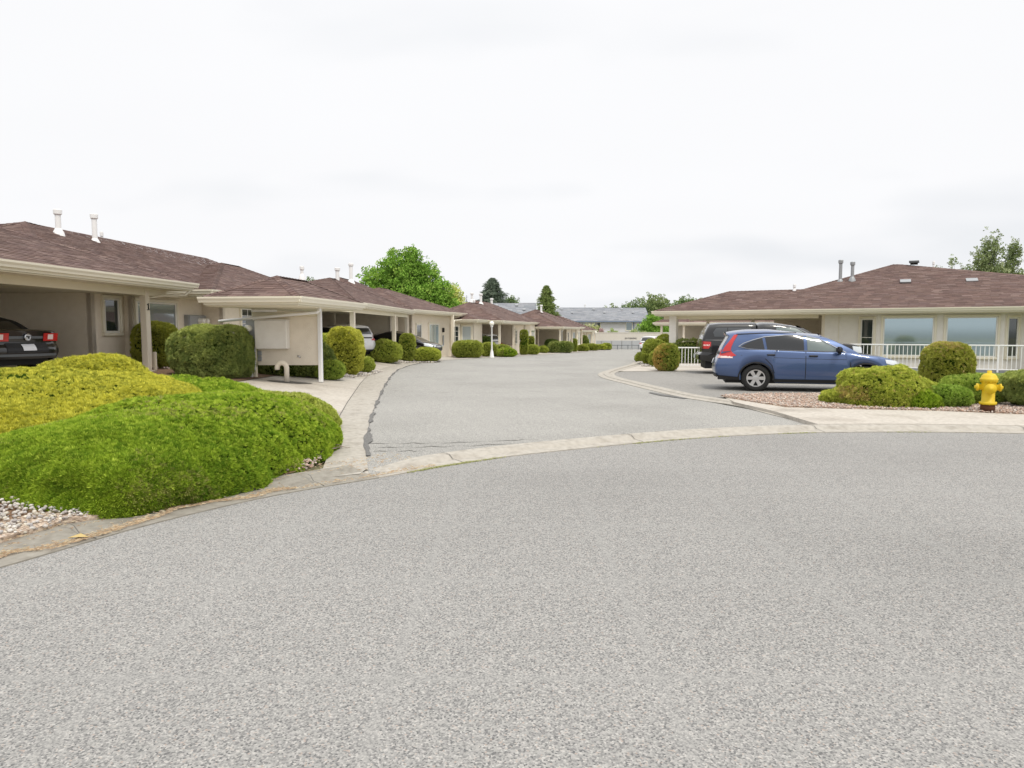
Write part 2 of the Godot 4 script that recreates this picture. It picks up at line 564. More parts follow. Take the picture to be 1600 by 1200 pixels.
func wall(parent: Node3D, p: Vector2, q: Vector2, y0: float, y1: float, m := "stucco", thick := 0.16) -> MeshInstance3D:   # p, q: outer face from left to right
	var d := (q - p)
	var l := d.length()
	var dir := d / l
	var inn := Vector2(dir.y, -dir.x)   # inward
	var c := (p + q) * 0.5 + inn * thick * 0.5
	var st := begin()
	bbox(st, Vector3.ZERO, Vector3(l, y1 - y0, thick), 0.015)
	var o := obj("wall", st, m, parent)
	o.position = Vector3(c.x, (y0 + y1) * 0.5, c.y)
	o.rotation.y = atan2(-dir.y, dir.x)
	return o

func window(parent: Node3D, p: Vector2, q: Vector2, y0: float, y1: float, pane := "pane_blind", grid := Vector2i(1, 1), trim := 0.09, called := "window") -> Node3D:
	# window laid on the outer face that runs from p to q (local plan), sill at y0, head at y1
	var d := q - p
	var l := d.length()
	var dir := d / l
	var root := Node3D.new()
	root.name = called
	parent.add_child(root, true)
	var c := (p + q) * 0.5
	root.position = Vector3(c.x, y0, c.y)
	root.rotation.y = atan2(-dir.y, dir.x)
	var h := y1 - y0
	var st := begin()
	bbox(st, Vector3(0, h + trim * 0.5, 0.02), Vector3(l + 2 * trim, trim, 0.1))
	bbox(st, Vector3(0, -trim * 0.5, 0.03), Vector3(l + 2 * trim, trim, 0.14))
	for s in [-1, 1]:
		bbox(st, Vector3(s * (l + trim) * 0.5, h * 0.5, 0.02), Vector3(trim, h, 0.1))
	obj("casing", st, "trim", root)
	st = begin()
	for s in [-1, 1]:
		bbox(st, Vector3(s * (l * 0.5 - 0.03), h * 0.5, 0.02), Vector3(0.06, h, 0.05), 0.006)
		bbox(st, Vector3(0, h * 0.5 + s * (h * 0.5 - 0.03), 0.02), Vector3(l - 0.12, 0.06, 0.05), 0.006)
	obj("sash", st, "vinyl", root)
	st = begin()
	quad(st, Vector3(-l * 0.5 + 0.06, 0.06, 0.012), Vector3(l * 0.5 - 0.06, 0.06, 0.012), Vector3(l * 0.5 - 0.06, h - 0.06, 0.012), Vector3(-l * 0.5 + 0.06, h - 0.06, 0.012))
	obj("pane", st, pane, root)
	if grid.x > 1 or grid.y > 1:
		st = begin()
		for i in range(1, grid.x):
			box(st, Vector3(-l * 0.5 + l * i / grid.x, h * 0.5, 0.022), Vector3(0.025, h - 0.12, 0.016))
		for j in range(1, grid.y):
			box(st, Vector3(0, h * j / grid.y, 0.0235), Vector3(l - 0.12, 0.025, 0.016))
		obj("grille", st, "vinyl", root)
	return root

func post(parent: Node3D, s: float, n: float, y0: float, y1: float, w := 0.15, m := "post", d := 0.0) -> void:
	var st := begin()
	bbox(st, Vector3(s, (y0 + y1) * 0.5, n), Vector3(w, y1 - y0, d if d > 0.0 else w), 0.012)
	obj("carport_post", st, m, parent)

func down_pipe(parent: Node3D, path: Array, r := 0.035) -> void:
	var st := begin(true)
	tube(st, path, [r], 8)
	obj("downspout", st, "gutter", parent)

# ---------------------------------------------------------------- plants
func blade(st: SurfaceTool, base: Vector3, tip: Vector3, wide: float, bend: Vector3) -> void:
	var d := tip - base
	var side := d.cross(Vector3(0.3, 0.2, 1).normalized()).normalized() * wide * 0.5
	var mid := base + d * 0.5 + bend
	tri(st, base, mid + side, tip)
	tri(st, base, tip, mid - side)

func make_plant_meshes() -> void:
	var st := begin()
	for k in 9:   # a conifer sprig, one unit tall
		var an := TAU * k * 0.382
		var lean := 0.12 + 0.75 * float(k) / 9.0
		var tip := Vector3(cos(an) * lean, rng.randf_range(0.7, 1.05) - lean * 0.3, sin(an) * lean)
		blade(st, Vector3(cos(an), 0, sin(an)) * 0.08, tip, rng.randf_range(0.16, 0.24), Vector3(cos(an), 0.3, sin(an)) * 0.08)
	st.generate_normals()
	blade_mesh = st.commit()
	st = begin()
	for k in 11:   # a clump of broad leaves, about one unit across
		var p := Vector3(rng.randf_range(-1, 1), rng.randf_range(-0.8, 0.8), rng.randf_range(-1, 1)) * 0.42
		var d := Vector3(rng.randf_range(-1, 1), rng.randf_range(-0.9, 0.5), rng.randf_range(-1, 1)).normalized()
		blade(st, p - d * 0.2, p + d * 0.22, rng.randf_range(0.24, 0.34), Vector3(0, 0.05, 0))
	st.generate_normals()
	leaf_mesh = st.commit()
	st = begin()
	for k in 14:   # a drooping conifer spray, one unit long along +z
		var t := float(k) / 14.0
		var sgn := 1.0 if k % 2 else -1.0
		var p := Vector3(0, -t * t * 0.18, t * 0.9)
		blade(st, p, p + Vector3(sgn * (0.42 - 0.28 * t), rng.randf_range(-0.1, 0.12), 0.22), 0.1, Vector3.ZERO)
	blade(st, Vector3.ZERO, Vector3(0, -0.2, 1.0), 0.08, Vector3.ZERO)
	st.generate_normals()
	spray_mesh = st.commit()
	for k in 3:
		st = begin()
		var pts: Array[Vector3] = []
		for j in 4:
			for i in 6:
				var th := PI * (j + 0.5) / 4.0
				var ph := TAU * i / 6.0 + j * 0.4
				pts.append(Vector3(sin(th) * cos(ph), cos(th) * 0.62, sin(th) * sin(ph) * 0.78) * rng.randf_range(0.4, 0.56))
		for j in 3:
			for i in 6:
				var i2 := (i + 1) % 6
				quad(st, pts[j * 6 + i2], pts[j * 6 + i], pts[j * 6 + 6 + i], pts[j * 6 + 6 + i2])
		for i in range(1, 5):
			tri(st, pts[0], pts[i + 1], pts[i])
			tri(st, pts[18], pts[18 + i], pts[18 + i + 1])
		st.generate_normals()
		stone_mesh.append(st.commit())

func scatter(called: String, mesh: Mesh, m: String, xf: Array, cl: Array, parent: Node) -> MultiMeshInstance3D:
	var mm := MultiMesh.new()
	mm.transform_format = MultiMesh.TRANSFORM_3D
	mm.use_colors = true
	mm.mesh = mesh
	mm.instance_count = xf.size()
	for i in xf.size():
		mm.set_instance_transform(i, xf[i])
		mm.set_instance_color(i, cl[i])
	var o := MultiMeshInstance3D.new()
	o.name = called
	o.multimesh = mm
	o.material_override = M[m]
	parent.add_child(o, true)
	return o

func upright(nrm: Vector3, spin: float, sc: float, tall := 1.0) -> Transform3D:
	var y := nrm.normalized()
	var x := y.cross(Vector3(0.31, 0.17, 0.93)).normalized()
	var z := x.cross(y)
	return Transform3D(Basis(x, y, z) * Basis(Vector3.UP, spin) * Basis.from_scale(Vector3(sc, sc * tall, sc)), Vector3.ZERO)

func shrub(called: String, label: String, cat: String, group: String, at: Vector3, rx: float, h: float, rz: float, p: float, cols: Array, size: float, dens: float, o := {}) -> Node3D:
	# a clipped shrub: a rounded (p = 2) to boxy (p = 4) body, clothed in sprigs of uneven tone
	var root := thing(called, label, cat, at, o.get("yaw", 0.0), group)
	var cy: float = o.get("cy", 0.0) * h          # height of the widest level
	var ry := h - cy
	var rough: float = o.get("rough", 0.07)
	var foot: float = o.get("foot", 1.0)           # width at the ground against the widest
	var seed_at := Vector3(at.x * 7.0, at.y * 3.0, at.z * 5.0)
	var where = func(d: Vector3) -> Vector3:
		var e := Vector3(absf(d.x), absf(d.y), absf(d.z))
		var r := pow(pow(e.x, p) + pow(e.y, p) + pow(e.z, p), -1.0 / p)
		var q := Vector3(d.x * r * rx, d.y * r * (ry if d.y > 0.0 else cy), d.z * r * rz)
		var wv := wob.get_noise_3dv(seed_at + q * (1.1 / maxf(0.35, minf(rx, rz)))) * rough * 2.2
		q *= 1.0 + wv
		return q + Vector3(0, cy, 0)
	# closed dark core, its colour stands for the shade between sprigs
	var st := begin(true)
	var nu := 28
	var nv := 12
	var grid := []
	for j in nv + 1:
		var row := []
		var el := lerpf(-PI * 0.5 if cy > 0.0 else 0.0, PI * 0.5, float(j) / nv)
		for i in nu:
			var az := TAU * i / nu
			var q: Vector3 = where.call(Vector3(cos(el) * cos(az), sin(el), cos(el) * sin(az)))
			var f := 1.0 - minf(0.13, size * 1.5 / maxf(0.2, minf(rx, minf(rz, h))))
			row.append(Vector3(q.x * f, maxf(0.0, q.y * f), q.z * f))
		grid.append(row)
	for j in nv:
		for i in nu:
			var i2 := (i + 1) % nu
			quad(st, grid[j][i2], grid[j][i], grid[j + 1][i], grid[j + 1][i2])
	obj("shade_core", st, "shrub_core", root)
	# sprigs
	var xf := []
	var cl := []
	var area := 2.0 * PI * pow((pow(rx * rz, 1.6) + pow(rx * h, 1.6) + pow(rz * h, 1.6)) / 3.0, 1.0 / 1.6) * (1.25 if cy > 0.0 else 1.0)
	var want := int(area * dens)
	var big := 0.0
	for k in 300:
		var d := Vector3(rng.randfn(), absf(rng.randfn()) if cy <= 0.0 else rng.randfn(), rng.randfn()).normalized()
		var q: Vector3 = where.call(d) - Vector3(0, cy, 0)
		var g := Vector3(q.x / (rx * rx), q.y / (ry * ry if q.y > 0.0 else maxf(cy * cy, 0.01)), q.z / (rz * rz)).normalized()
		big = maxf(big, q.length_squared() / maxf(0.25, g.dot(d)))
	var tries := 0
	var painted_sun_tip: float = o.get("tips", 0.35)
	while xf.size() < want and tries < want * 14:
		tries += 1
		var d := Vector3(rng.randfn(), absf(rng.randfn()) if cy <= 0.0 else rng.randfn(), rng.randfn()).normalized()
		var q: Vector3 = where.call(d)
		var c := q - Vector3(0, cy, 0)
		var e := Vector3(c.x / rx, c.y / (ry if c.y > 0.0 else maxf(cy, 0.1)), c.z / rz)
		var g := Vector3(signf(e.x) * pow(absf(e.x), p - 1.0) / rx, signf(e.y) * pow(absf(e.y), p - 1.0) / ry, signf(e.z) * pow(absf(e.z), p - 1.0) / rz).normalized()
		if rng.randf() * big > c.length_squared() / maxf(0.25, g.dot(c.normalized())):
			continue
		if q.y < 0.0:
			continue
		if o.has("keep") and not o.keep.call(at + q):
			continue
		var sc := size * rng.randf_range(0.65, 1.3)
		var nrm := (g + Vector3(rng.randfn(), rng.randfn() + 0.35, rng.randfn()) * 0.38).normalized()
		var t := upright(nrm, rng.randf() * TAU, sc, o.get("tall", 1.0))
		t.origin = q - g * sc * rng.randf_range(0.15, 0.75)
		xf.append(t)
		var n1 := wob.get_noise_3dv(seed_at + q * (0.16 / size)) * 0.5 + 0.5
		var n2 := wob.get_noise_3dv(seed_at * 2.0 + q * (1.3 / maxf(0.5, rx))) * 0.5 + 0.5
		var f := clampf(0.95 * (n1 - 0.5) + 0.6 * (n2 - 0.5) + rng.randf_range(-0.34, 0.34) + 0.5, 0.0, 1.0)
		var col: Color
		if cols.size() > 3 and o.has("zone") and rng.randf() < o.zone.call(at + q):
			col = cols[3].lerp(cols[4], f)
		else:
			col = cols[0].lerp(cols[1], f)
		if rng.randf() < painted_sun_tip * maxf(0.0, g.y + 0.2):  # sunlit tops painted in: upward-facing sprigs take the palest tone
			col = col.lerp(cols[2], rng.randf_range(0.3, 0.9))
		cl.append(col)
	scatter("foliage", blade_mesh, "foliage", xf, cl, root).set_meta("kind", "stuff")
	return root

func limb(st: SurfaceTool, a: Vector3, b: Vector3, r0: float, r1: float) -> void:
	var pts := []
	var rad := []
	var bow := Vector3(rng.randf_range(-1, 1), rng.randf_range(-0.2, 0.6), rng.randf_range(-1, 1)) * a.distance_to(b) * 0.08
	for i in 6:
		var t := i / 5.0
		pts.append(a.lerp(b, t) + bow * sin(PI * t))
		rad.append(lerpf(r0, r1, t))
	tube(st, pts, rad, 7)

func broad_tree(called: String, label: String, cat: String, group: String, at: Vector3, h: float, trunk: float, blobs: Array, n: int, leaf: float, cols: Array, loose := 0.55) -> Node3D:
	# blobs: [offset, radii] ellipsoids that hold the leaf clumps; limbs run from the trunk into each
	var root := thing(called, label, cat, at, 0.0, group)
	var st := begin(true)
	var fork := Vector3(0, h * 0.3, 0)
	tube(st, [Vector3(0, -0.3, 0), Vector3(trunk * 0.2, h * 0.15, 0), fork, Vector3(0, h * 0.62, trunk * 0.4)], [trunk * 1.3, trunk, trunk * 0.8, trunk * 0.25], 9)
	obj("trunk", st, "bark", root)
	st = begin(true)
	for b in blobs:
		limb(st, fork + Vector3(0, rng.randf_range(-0.05, 0.12) * h, 0), b[0], trunk * 0.4, trunk * 0.06)
		for k in 3:
			var e: Vector3 = b[0] + Vector3(rng.randf_range(-1, 1) * b[1].x, rng.randf_range(-0.3, 1) * b[1].y, rng.randf_range(-1, 1) * b[1].z) * 0.7
			limb(st, fork.lerp(b[0], 0.7), e, trunk * 0.14, trunk * 0.03)
	obj("limbs", st, "bark", root)
	var xf := []
	var cl := []
	var vol := 0.0
	for b in blobs:
		vol += b[1].x * b[1].y * b[1].z
	for b in blobs:
		var m := int(n * b[1].x * b[1].y * b[1].z / vol)
		var tone := rng.randf()
		for k in m:
			var d := Vector3(rng.randfn(), rng.randfn(), rng.randfn()).normalized()
			var rr := pow(rng.randf(), 0.4)
			var bump := 1.0 + wob.get_noise_3dv(at + d * 2.6 + b[0] * 9.0) * loose
			var q: Vector3 = b[0] + d * Vector3(b[1].x, b[1].y, b[1].z) * rr * bump
			if wob.get_noise_3dv(at * 3.0 + q * (7.0 / h)) < -0.32 and rng.randf() < 0.8:
				continue
			var t := upright(Vector3(rng.randfn(), 1.0, rng.randfn()) + d, rng.randf() * TAU, leaf * rng.randf_range(0.6, 1.35))
			t.origin = q
			xf.append(t)
			var f := clampf(0.5 * tone + 0.5 * rng.randf() + 0.2 * d.y, 0.0, 1.0)
			cl.append(cols[0].lerp(cols[1], f) if rng.randf() > 0.15 else cols[2])
	scatter("crown", leaf_mesh, "leaves", xf, cl, root).set_meta("kind", "stuff")
	return root

func conifer(called: String, label: String, cat: String, group: String, at: Vector3, h: float, rad: float, n: int, spray: float, cols: Array, shape := 1.0) -> Node3D:
	var root := thing(called, label, cat, at, 0.0, group)
	var st := begin(true)
	tube(st, [Vector3(0, -0.3, 0), Vector3(0, h * 0.5, 0), Vector3(0, h * 0.97, 0)], [rad * 0.1, rad * 0.06, 0.02], 8)
	obj("trunk", st, "bark", root)
	var xf := []
	var cl := []
	for k in n:
		var t := pow(rng.randf(), 0.8)
		var y := h * (0.08 + 0.92 * t)
		var az := rng.randf() * TAU
		var tier := 0.72 + 0.6 * wob.get_noise_2d(az * 1.6 + at.x * 9.0, y * 9.0 / h)+ 0.12 * sin(y * TAU * 9.0 / h)
		var r := rad * pow(1.0 - t, shape) * tier
		var f := sqrt(rng.randf())
		var q := Vector3(cos(az) * r * f, y - 0.14 * r * f, sin(az) * r * f)
		var dir := Vector3(cos(az), rng.randf_range(-0.35, 0.3), sin(az)).normalized()
		var x := Vector3.UP.cross(dir).normalized()
		var sc := spray * rng.randf_range(0.6, 1.25) * (1.0 - 0.55 * t)
		xf.append(Transform3D(Basis(x, dir.cross(x), dir).rotated(dir, rng.randfn() * 0.5) * Basis.from_scale(Vector3.ONE * sc), q))
		cl.append(cols[0].lerp(cols[1], clampf(f * 0.6 + rng.randf_range(-0.1, 0.45), 0.0, 1.0)) if rng.randf() > 0.1 else cols[2])
	scatter("crown", spray_mesh, "leaves", xf, cl, root).set_meta("kind", "stuff")
	return root

# ---------------------------------------------------------------- vehicles
func ip(t: Array, x: float) -> float:   # smooth curve through [x, y] points
	if x <= t[0][0]:
		return t[0][1]
	var n := t.size()
	for i in range(1, n):
		if x <= t[i][0]:
			var x0: float = t[i - 1][0]
			var x1: float = t[i][0]
			var y0: float = t[i - 1][1]
			var y1: float = t[i][1]
			var dx := x1 - x0
			var s := (y1 - y0) / dx
			var m0 := s
			var m1 := s
			if i > 1:
				var sp: float = (y0 - t[i - 2][1]) / (x0 - t[i - 2][0])
				m0 = 0.0 if sp * s <= 0.0 else 2.0 * sp * s / (sp + s)
			if i < n - 1:
				var sn: float = (t[i + 1][1] - y1) / (t[i + 1][0] - x1)
				m1 = 0.0 if sn * s <= 0.0 else 2.0 * sn * s / (sn + s)
			var u := (x - x0) / dx
			var h := u * u * (3.0 - 2.0 * u)
			return lerpf(y0, y1, h) + dx * (m0 * u * (1.0 - u) * (1.0 - u) - m1 * u * u * (1.0 - u))
	return t[-1][1]

# a shell b: {L, W, low, top, xr, xf, side, rc, kc, crown, bulge, arch: [[x, r]...]}
func sh_low(b: Dictionary, x: float) -> float:
	var y := ip(b.low, x)
	for a in b.get("arch", []):
		var d := absf(x - a[0])
		if d < a[1]:
			y = maxf(y, a[2] + sqrt(a[1] * a[1] - d * d))
	return y

func sh_half(b: Dictionary, t: float, v: float, len_: float) -> float:
	var w: float = b.W * 0.5 * ip(b.side, v)
	var rc: float = b.rc
	var e := minf(t, 1.0 - t) * len_
	if e < rc:
		var f := 1.0 - e / rc
		w *= 1.0 - b.kc * f * f
	return w

func sh_pos(b: Dictionary, t: float, v: float) -> Vector3:   # on the +z flank
	var x0: float = lerpf(b.x0, b.x1, t)
	var y := lerpf(sh_low(b, x0), ip(b.top, x0), v)
	var xr := ip(b.xr, y)
	var xf := ip(b.xf, y)
	var x := lerpf(xr, xf, t)
	return Vector3(x, y, sh_half(b, t, v, xf - xr))

func sh_side(b: Dictionary, x: float, y: float) -> float:   # half width of the shell at a point of its side view
	var xr := ip(b.xr, y)
	var xf := ip(b.xf, y)
	var t := clampf((x - xr) / maxf(0.01, xf - xr), 0.0, 1.0)
	var x0: float = lerpf(b.x0, b.x1, t)
	var lo := ip(b.low, x0)
	var v := clampf((y - lo) / maxf(0.02, ip(b.top, x0) - lo), 0.0, 1.0)
	return sh_half(b, t, v, xf - xr)

func shell(st: SurfaceTool, b: Dictionary, nt := 44, nv := 9, turn_ends := true) -> void:
	var ts := []
	for i in nt + 1:
		ts.append((1.0 - cos(PI * i / nt)) * 0.25 + 0.5 * i / nt)
	for a in b.get("arch", []):   # extra stations where the wheel arch meets the sill
		for s in [-1.0, -0.97, -0.9, 0.9, 0.97, 1.0]:
			ts.append(clampf((a[0] + s * a[1] - b.x0) / (b.x1 - b.x0), 0.0, 1.0))
	ts.sort()
	var zs := [1.0, 0.93, 0.8, 0.55, 0.3, 0.0]
	var prev := []
	for ti in ts.size():
		var t: float = ts[ti]
		var ring := []
		for j in nv + 1:
			ring.append(sh_pos(b, t, float(j) / nv))
		var e: Vector3 = ring[-1]
		for k in range(1, zs.size()):
			ring.append(Vector3(e.x, e.y + b.crown * (1.0 - zs[k] * zs[k]), e.z * zs[k]))
		if prev.size():
			for j in ring.size() - 1:
				for s in [1.0, -1.0]:
					var m := Vector3(1, 1, s)
					if s > 0:
						quad(st, prev[j] * m, ring[j] * m, ring[j + 1] * m, prev[j + 1] * m)
					else:
						quad(st, ring[j] * m, prev[j] * m, prev[j + 1] * m, ring[j + 1] * m)
		if turn_ends and (ti == 0 or ti == ts.size() - 1):
			var out := -1.0 if ti == 0 else 1.0
			var rows := []
			for j in nv + 1:
				var row := []
				for k in 9:
					var u := 1.0 - k / 4.0
					var p: Vector3 = ring[j]
					row.append(Vector3(p.x + out * b.bulge * (1.0 - u * u), p.y + b.crown * (1.0 - u * u) * (1.0 if j == nv else 0.0), p.z * u))
				rows.append(row)
			for j in nv:
				for k in 8:
					if out > 0:
						quad(st, rows[j][k], rows[j][k + 1], rows[j + 1][k + 1], rows[j + 1][k])
					else:
						quad(st, rows[j][k + 1], rows[j][k], rows[j + 1][k], rows[j + 1][k + 1])
		prev = ring

func flank(st: SurfaceTool, b: Dictionary, outline: Array, side: float, proud := 0.006, thick := 0.0) -> void:   # a panel given in side view [x, y], laid on a flank
	var poly := PackedVector2Array()
	for p in outline:
		poly.append(Vector2(p[0], p[1]))
	var lo := poly[0]
	var hi := poly[0]
	for p in poly:
		lo = lo.min(p)
		hi = hi.max(p)
	var nx := int(maxf(1.0, ceil((hi.x - lo.x) / 0.11)))
	var ny := int(maxf(1.0, ceil((hi.y - lo.y) / 0.07)))
	var at = func(p: Vector2) -> Vector3: return Vector3(p.x, p.y, side * (sh_side(b, p.x, p.y) + proud))
	for i in nx:
		for j in ny:
			var cell := PackedVector2Array([lo + (hi - lo) * Vector2(float(i) / nx, float(j) / ny), lo + (hi - lo) * Vector2(float(i + 1) / nx, float(j) / ny), lo + (hi - lo) * Vector2(float(i + 1) / nx, float(j + 1) / ny), lo + (hi - lo) * Vector2(float(i) / nx, float(j + 1) / ny)])
			for piece in Geometry2D.intersect_polygons(poly, cell):
				var ix := Geometry2D.triangulate_polygon(piece)
				for k in range(0, ix.size(), 3):
					var a: Vector2 = piece[ix[k]]
					var c: Vector2 = piece[ix[k + 1]]
					var e: Vector2 = piece[ix[k + 2]]
					if ((c - a).cross(e - a) > 0.0) == (side > 0.0):
						tri(st, at.call(a), at.call(c), at.call(e))
					else:
						tri(st, at.call(a), at.call(e), at.call(c))

func strip(st: SurfaceTool, b: Dictionary, line: Array, side: float, w: float, proud := 0.01) -> void:   # a moulding or gap along a side-view line
	for i in line.size() - 1:
		var p := Vector2(line[i][0], line[i][1])
		var q := Vector2(line[i + 1][0], line[i + 1][1])
		var n := int(maxf(1.0, ceil(p.distance_to(q) / 0.15)))
		var dir := (q - p).normalized()
		var nn := Vector2(-dir.y, dir.x) * w * 0.5
		for k in n:
			var a := p.lerp(q, float(k) / n)
			var c := p.lerp(q, float(k + 1) / n)
			var v := func(e: Vector2, out: float) -> Vector3: return Vector3(e.x, e.y, side * (sh_side(b, e.x, e.y) + out))
			quad(st, v.call(a - nn, proud), v.call(c - nn, proud), v.call(c + nn, proud), v.call(a + nn, proud))
			quad(st, v.call(a + nn, proud), v.call(c + nn, proud), v.call(c + nn, 0.0), v.call(a + nn, 0.0))

func end_panel(st: SurfaceTool, b: Dictionary, y0: float, y1: float, z0: float, z1: float, rear: bool, proud := 0.008, taper := 0.0) -> void:   # a panel on the rear or front face
	var ny := 4
	var nz := 6
	var xe := func(y: float, z: float) -> float:
		var x := ip(b.xr if rear else b.xf, y)
		var hw := maxf(0.1, sh_side(b, x, y))
		var u := clampf(z / hw, -1.0, 1.0)
		return x + (-1.0 if rear else 1.0) * (b.bulge * (1.0 - u * u) + proud)
	for i in ny:
		for k in nz:
			var q := []
			for c in [[i, k], [i, k + 1], [i + 1, k + 1], [i + 1, k]]:
				var v := float(c[0]) / ny
				var y := lerpf(y0, y1, v)
				var zm := (z0 + z1) * 0.5
				var z := zm + (lerpf(z0, z1, float(c[1]) / nz) - zm) * (1.0 - taper * v)
				q.append(Vector3(xe.call(y, z), y, z))
			quad(st, q[0], q[1], q[2], q[3])

func wheel(parent: Node3D, x: float, z: float, r: float, rim_r: float, w: float, spokes := 6) -> void:
	var root := Node3D.new()
	root.name = "wheel"
	root.position = Vector3(x, r, z)
	parent.add_child(root, true)
	var turn := Basis(Vector3.RIGHT, PI * 0.5 if z > 0 else -PI * 0.5)
	var st := begin(true)
	lathe(st, [[rim_r, -w * 0.5], [r * 0.93, -w * 0.5], [r, -w * 0.36], [r, w * 0.36], [r * 0.93, w * 0.5], [rim_r + 0.02, w * 0.5 + 0.004], [rim_r, w * 0.46]], 36, Vector3.ZERO, turn)
	obj("tyre", st, "tyre", root)
	st = begin()
	lathe(st, [[rim_r, w * 0.47], [rim_r * 0.93, w * 0.45], [rim_r * 0.9, w * 0.2], [0.02, w * 0.15]], 30, Vector3.ZERO, turn)
	obj("wheel_well", st, "dark", root)
	st = begin()
	lathe(st, [[rim_r, w * 0.48], [rim_r * 0.9, w * 0.475], [rim_r * 0.88, w * 0.3]], 30, Vector3.ZERO, turn)
	lathe(st, [[rim_r * 0.3, w * 0.3], [rim_r * 0.3, w * 0.44], [rim_r * 0.2, w * 0.46], [0.001, w * 0.46]], 18, Vector3.ZERO, turn)
	for k in spokes:
		var b := turn * Basis(Vector3.UP, TAU * k / spokes)
		var a0 := rim_r * 0.22
		var a1 := rim_r * 0.92
		var w0 := rim_r * 0.17
		var w1 := rim_r * 0.2
		var y0 := w * 0.44
		var y1 := w * 0.455
		quad(st, b * Vector3(a0, y0, w0), b * Vector3(a1, y1, w1), b * Vector3(a1, y1, -w1), b * Vector3(a0, y0, -w0))
		quad(st, b * Vector3(a0, y0 - 0.05, w0), b * Vector3(a1, y1 - 0.05, w1), b * Vector3(a1, y1, w1), b * Vector3(a0, y0, w0))
		quad(st, b * Vector3(a0, y0, -w0), b * Vector3(a1, y1, -w1), b * Vector3(a1, y1 - 0.05, -w1), b * Vector3(a0, y0 - 0.05, -w0))
	obj("rim", st, "alloy", root)

func vehicle(called: String, label: String, cat: String, at: Vector3, heading: float, c: Dictionary, group := "") -> Node3D:
	# heading: degrees that the nose turns from +x towards the camera side (+z)
	var root := thing(called, label, cat, at, -deg_to_rad(heading), group)
	var b: Dictionary = c.body
	var st := begin(true)
	shell(st, b, 60, 14)
	var body := obj("body", st, c.paint, root)
	body.position.x = 0.0
	st = begin()
	box(st, Vector3(b.L * 0.5, 0.42, 0), Vector3(b.L - 0.5, 0.42, b.W - 0.5))
	obj("underbody", st, "dark", root)
	for a in b.arch:
		for s in [-1.0, 1.0]:
			wheel(root, a[0], s * (b.W * 0.5 - c.wheel[2] * 0.5 - 0.03), c.wheel[0], c.wheel[1], c.wheel[2], c.get("spokes", 6))
	for g in c.get("cabs", []):
		st = begin(true)
		shell(st, g.shell, 44, 16)
		obj(g.get("name", "cabin"), st, g.get("paint", c.paint), root)
		for w in g.get("side_glass", []):
			for s in [-1.0, 1.0]:
				st = begin(true)
				flank(st, g.shell, w[1], s, 0.01)
				obj("side_window", st, w[0], root)
		for w in g.get("ends", []):
			st = begin()
			end_panel(st, g.shell, w[2], w[3], -w[4], w[4], w[0] == "rear", 0.008, w[5])
			obj("rear_window" if w[0] == "rear" else "windscreen", st, w[1], root)
		for w in g.get("lights", []):
			for s in [-1.0, 1.0]:
				st = begin()
				flank(st, g.shell, w[2], s, 0.012)
				obj(w[0], st, w[1], root)
		for w in g.get("trim", []):
			for s in [-1.0, 1.0]:
				st = begin(true)
				strip(st, g.shell, w[2], s, w[3], 0.016)
				obj(w[0], st, w[1], root)
	for w in c.get("flanks", []):   # [name, material, outline]
		for s in [-1.0, 1.0]:
			st = begin(true)
			flank(st, b, w[2], s, 0.008)
			obj(w[0], st, w[1], root)
	for w in c.get("lines", []):    # [name, material, line, width, proud]
		for s in [-1.0, 1.0]:
			st = begin()
			strip(st, b, w[2], s, w[3], w[4])
			obj(w[0], st, w[1], root)
	for w in c.get("ends", []):     # [name, material, rear?, y0, y1, z0, z1, mirror?, proud]
		for s in ([1.0, -1.0] if w[7] else [1.0]):
			st = begin()
			var za: float = minf(w[5] * s, w[6] * s)
			var zb: float = maxf(w[5] * s, w[6] * s)
			end_panel(st, b, w[3], w[4], za, zb, w[2], w[8])
			obj(w[0], st, w[1], root)
	for hx in c.get("handles", []):
		for s in [-1.0, 1.0]:
			st = begin()
			bbox(st, Vector3(hx[0], hx[1], s * (sh_side(b, hx[0], hx[1]) + 0.02)), Vector3(0.21, 0.045, 0.05), 0.014)
			obj("door_handle", st, hx[2], root)
	if c.has("mirror"):
		var m = c.mirror
		for s in [-1.0, 1.0]:
			st = begin(true)
			var p := Vector3(m[0], m[1], s * (b.W * 0.5 + 0.1))
			bbox(st, p, Vector3(0.13, 0.17, 0.24), 0.045)
			tube(st, [p - Vector3(0, 0.06, 0), p - Vector3(-0.05, 0.1, s * 0.17)], [0.035], 6)
			obj("wing_mirror", st, m[2], root)
	# shift so that the thing's base is under its middle
	for k in root.get_children():
		k.position.x -= b.L * 0.5
	return root

func mids(at: Vector3, heading: float, back: float) -> Vector3:   # from a point on the centre line to the middle of the car, back metres ahead
	var a := deg_to_rad(heading)
	return at + Vector3(cos(a), 0, sin(a)) * back

const SIDE := [[0.0, 0.9], [0.12, 0.955], [0.35, 0.99], [0.6, 1.0], [0.85, 0.975], [1.0, 0.935]]
const CABSIDE := [[0.0, 0.985], [0.4, 0.945], [0.75, 0.885], [0.9, 0.83], [0.96, 0.77], [1.0, 0.66]]

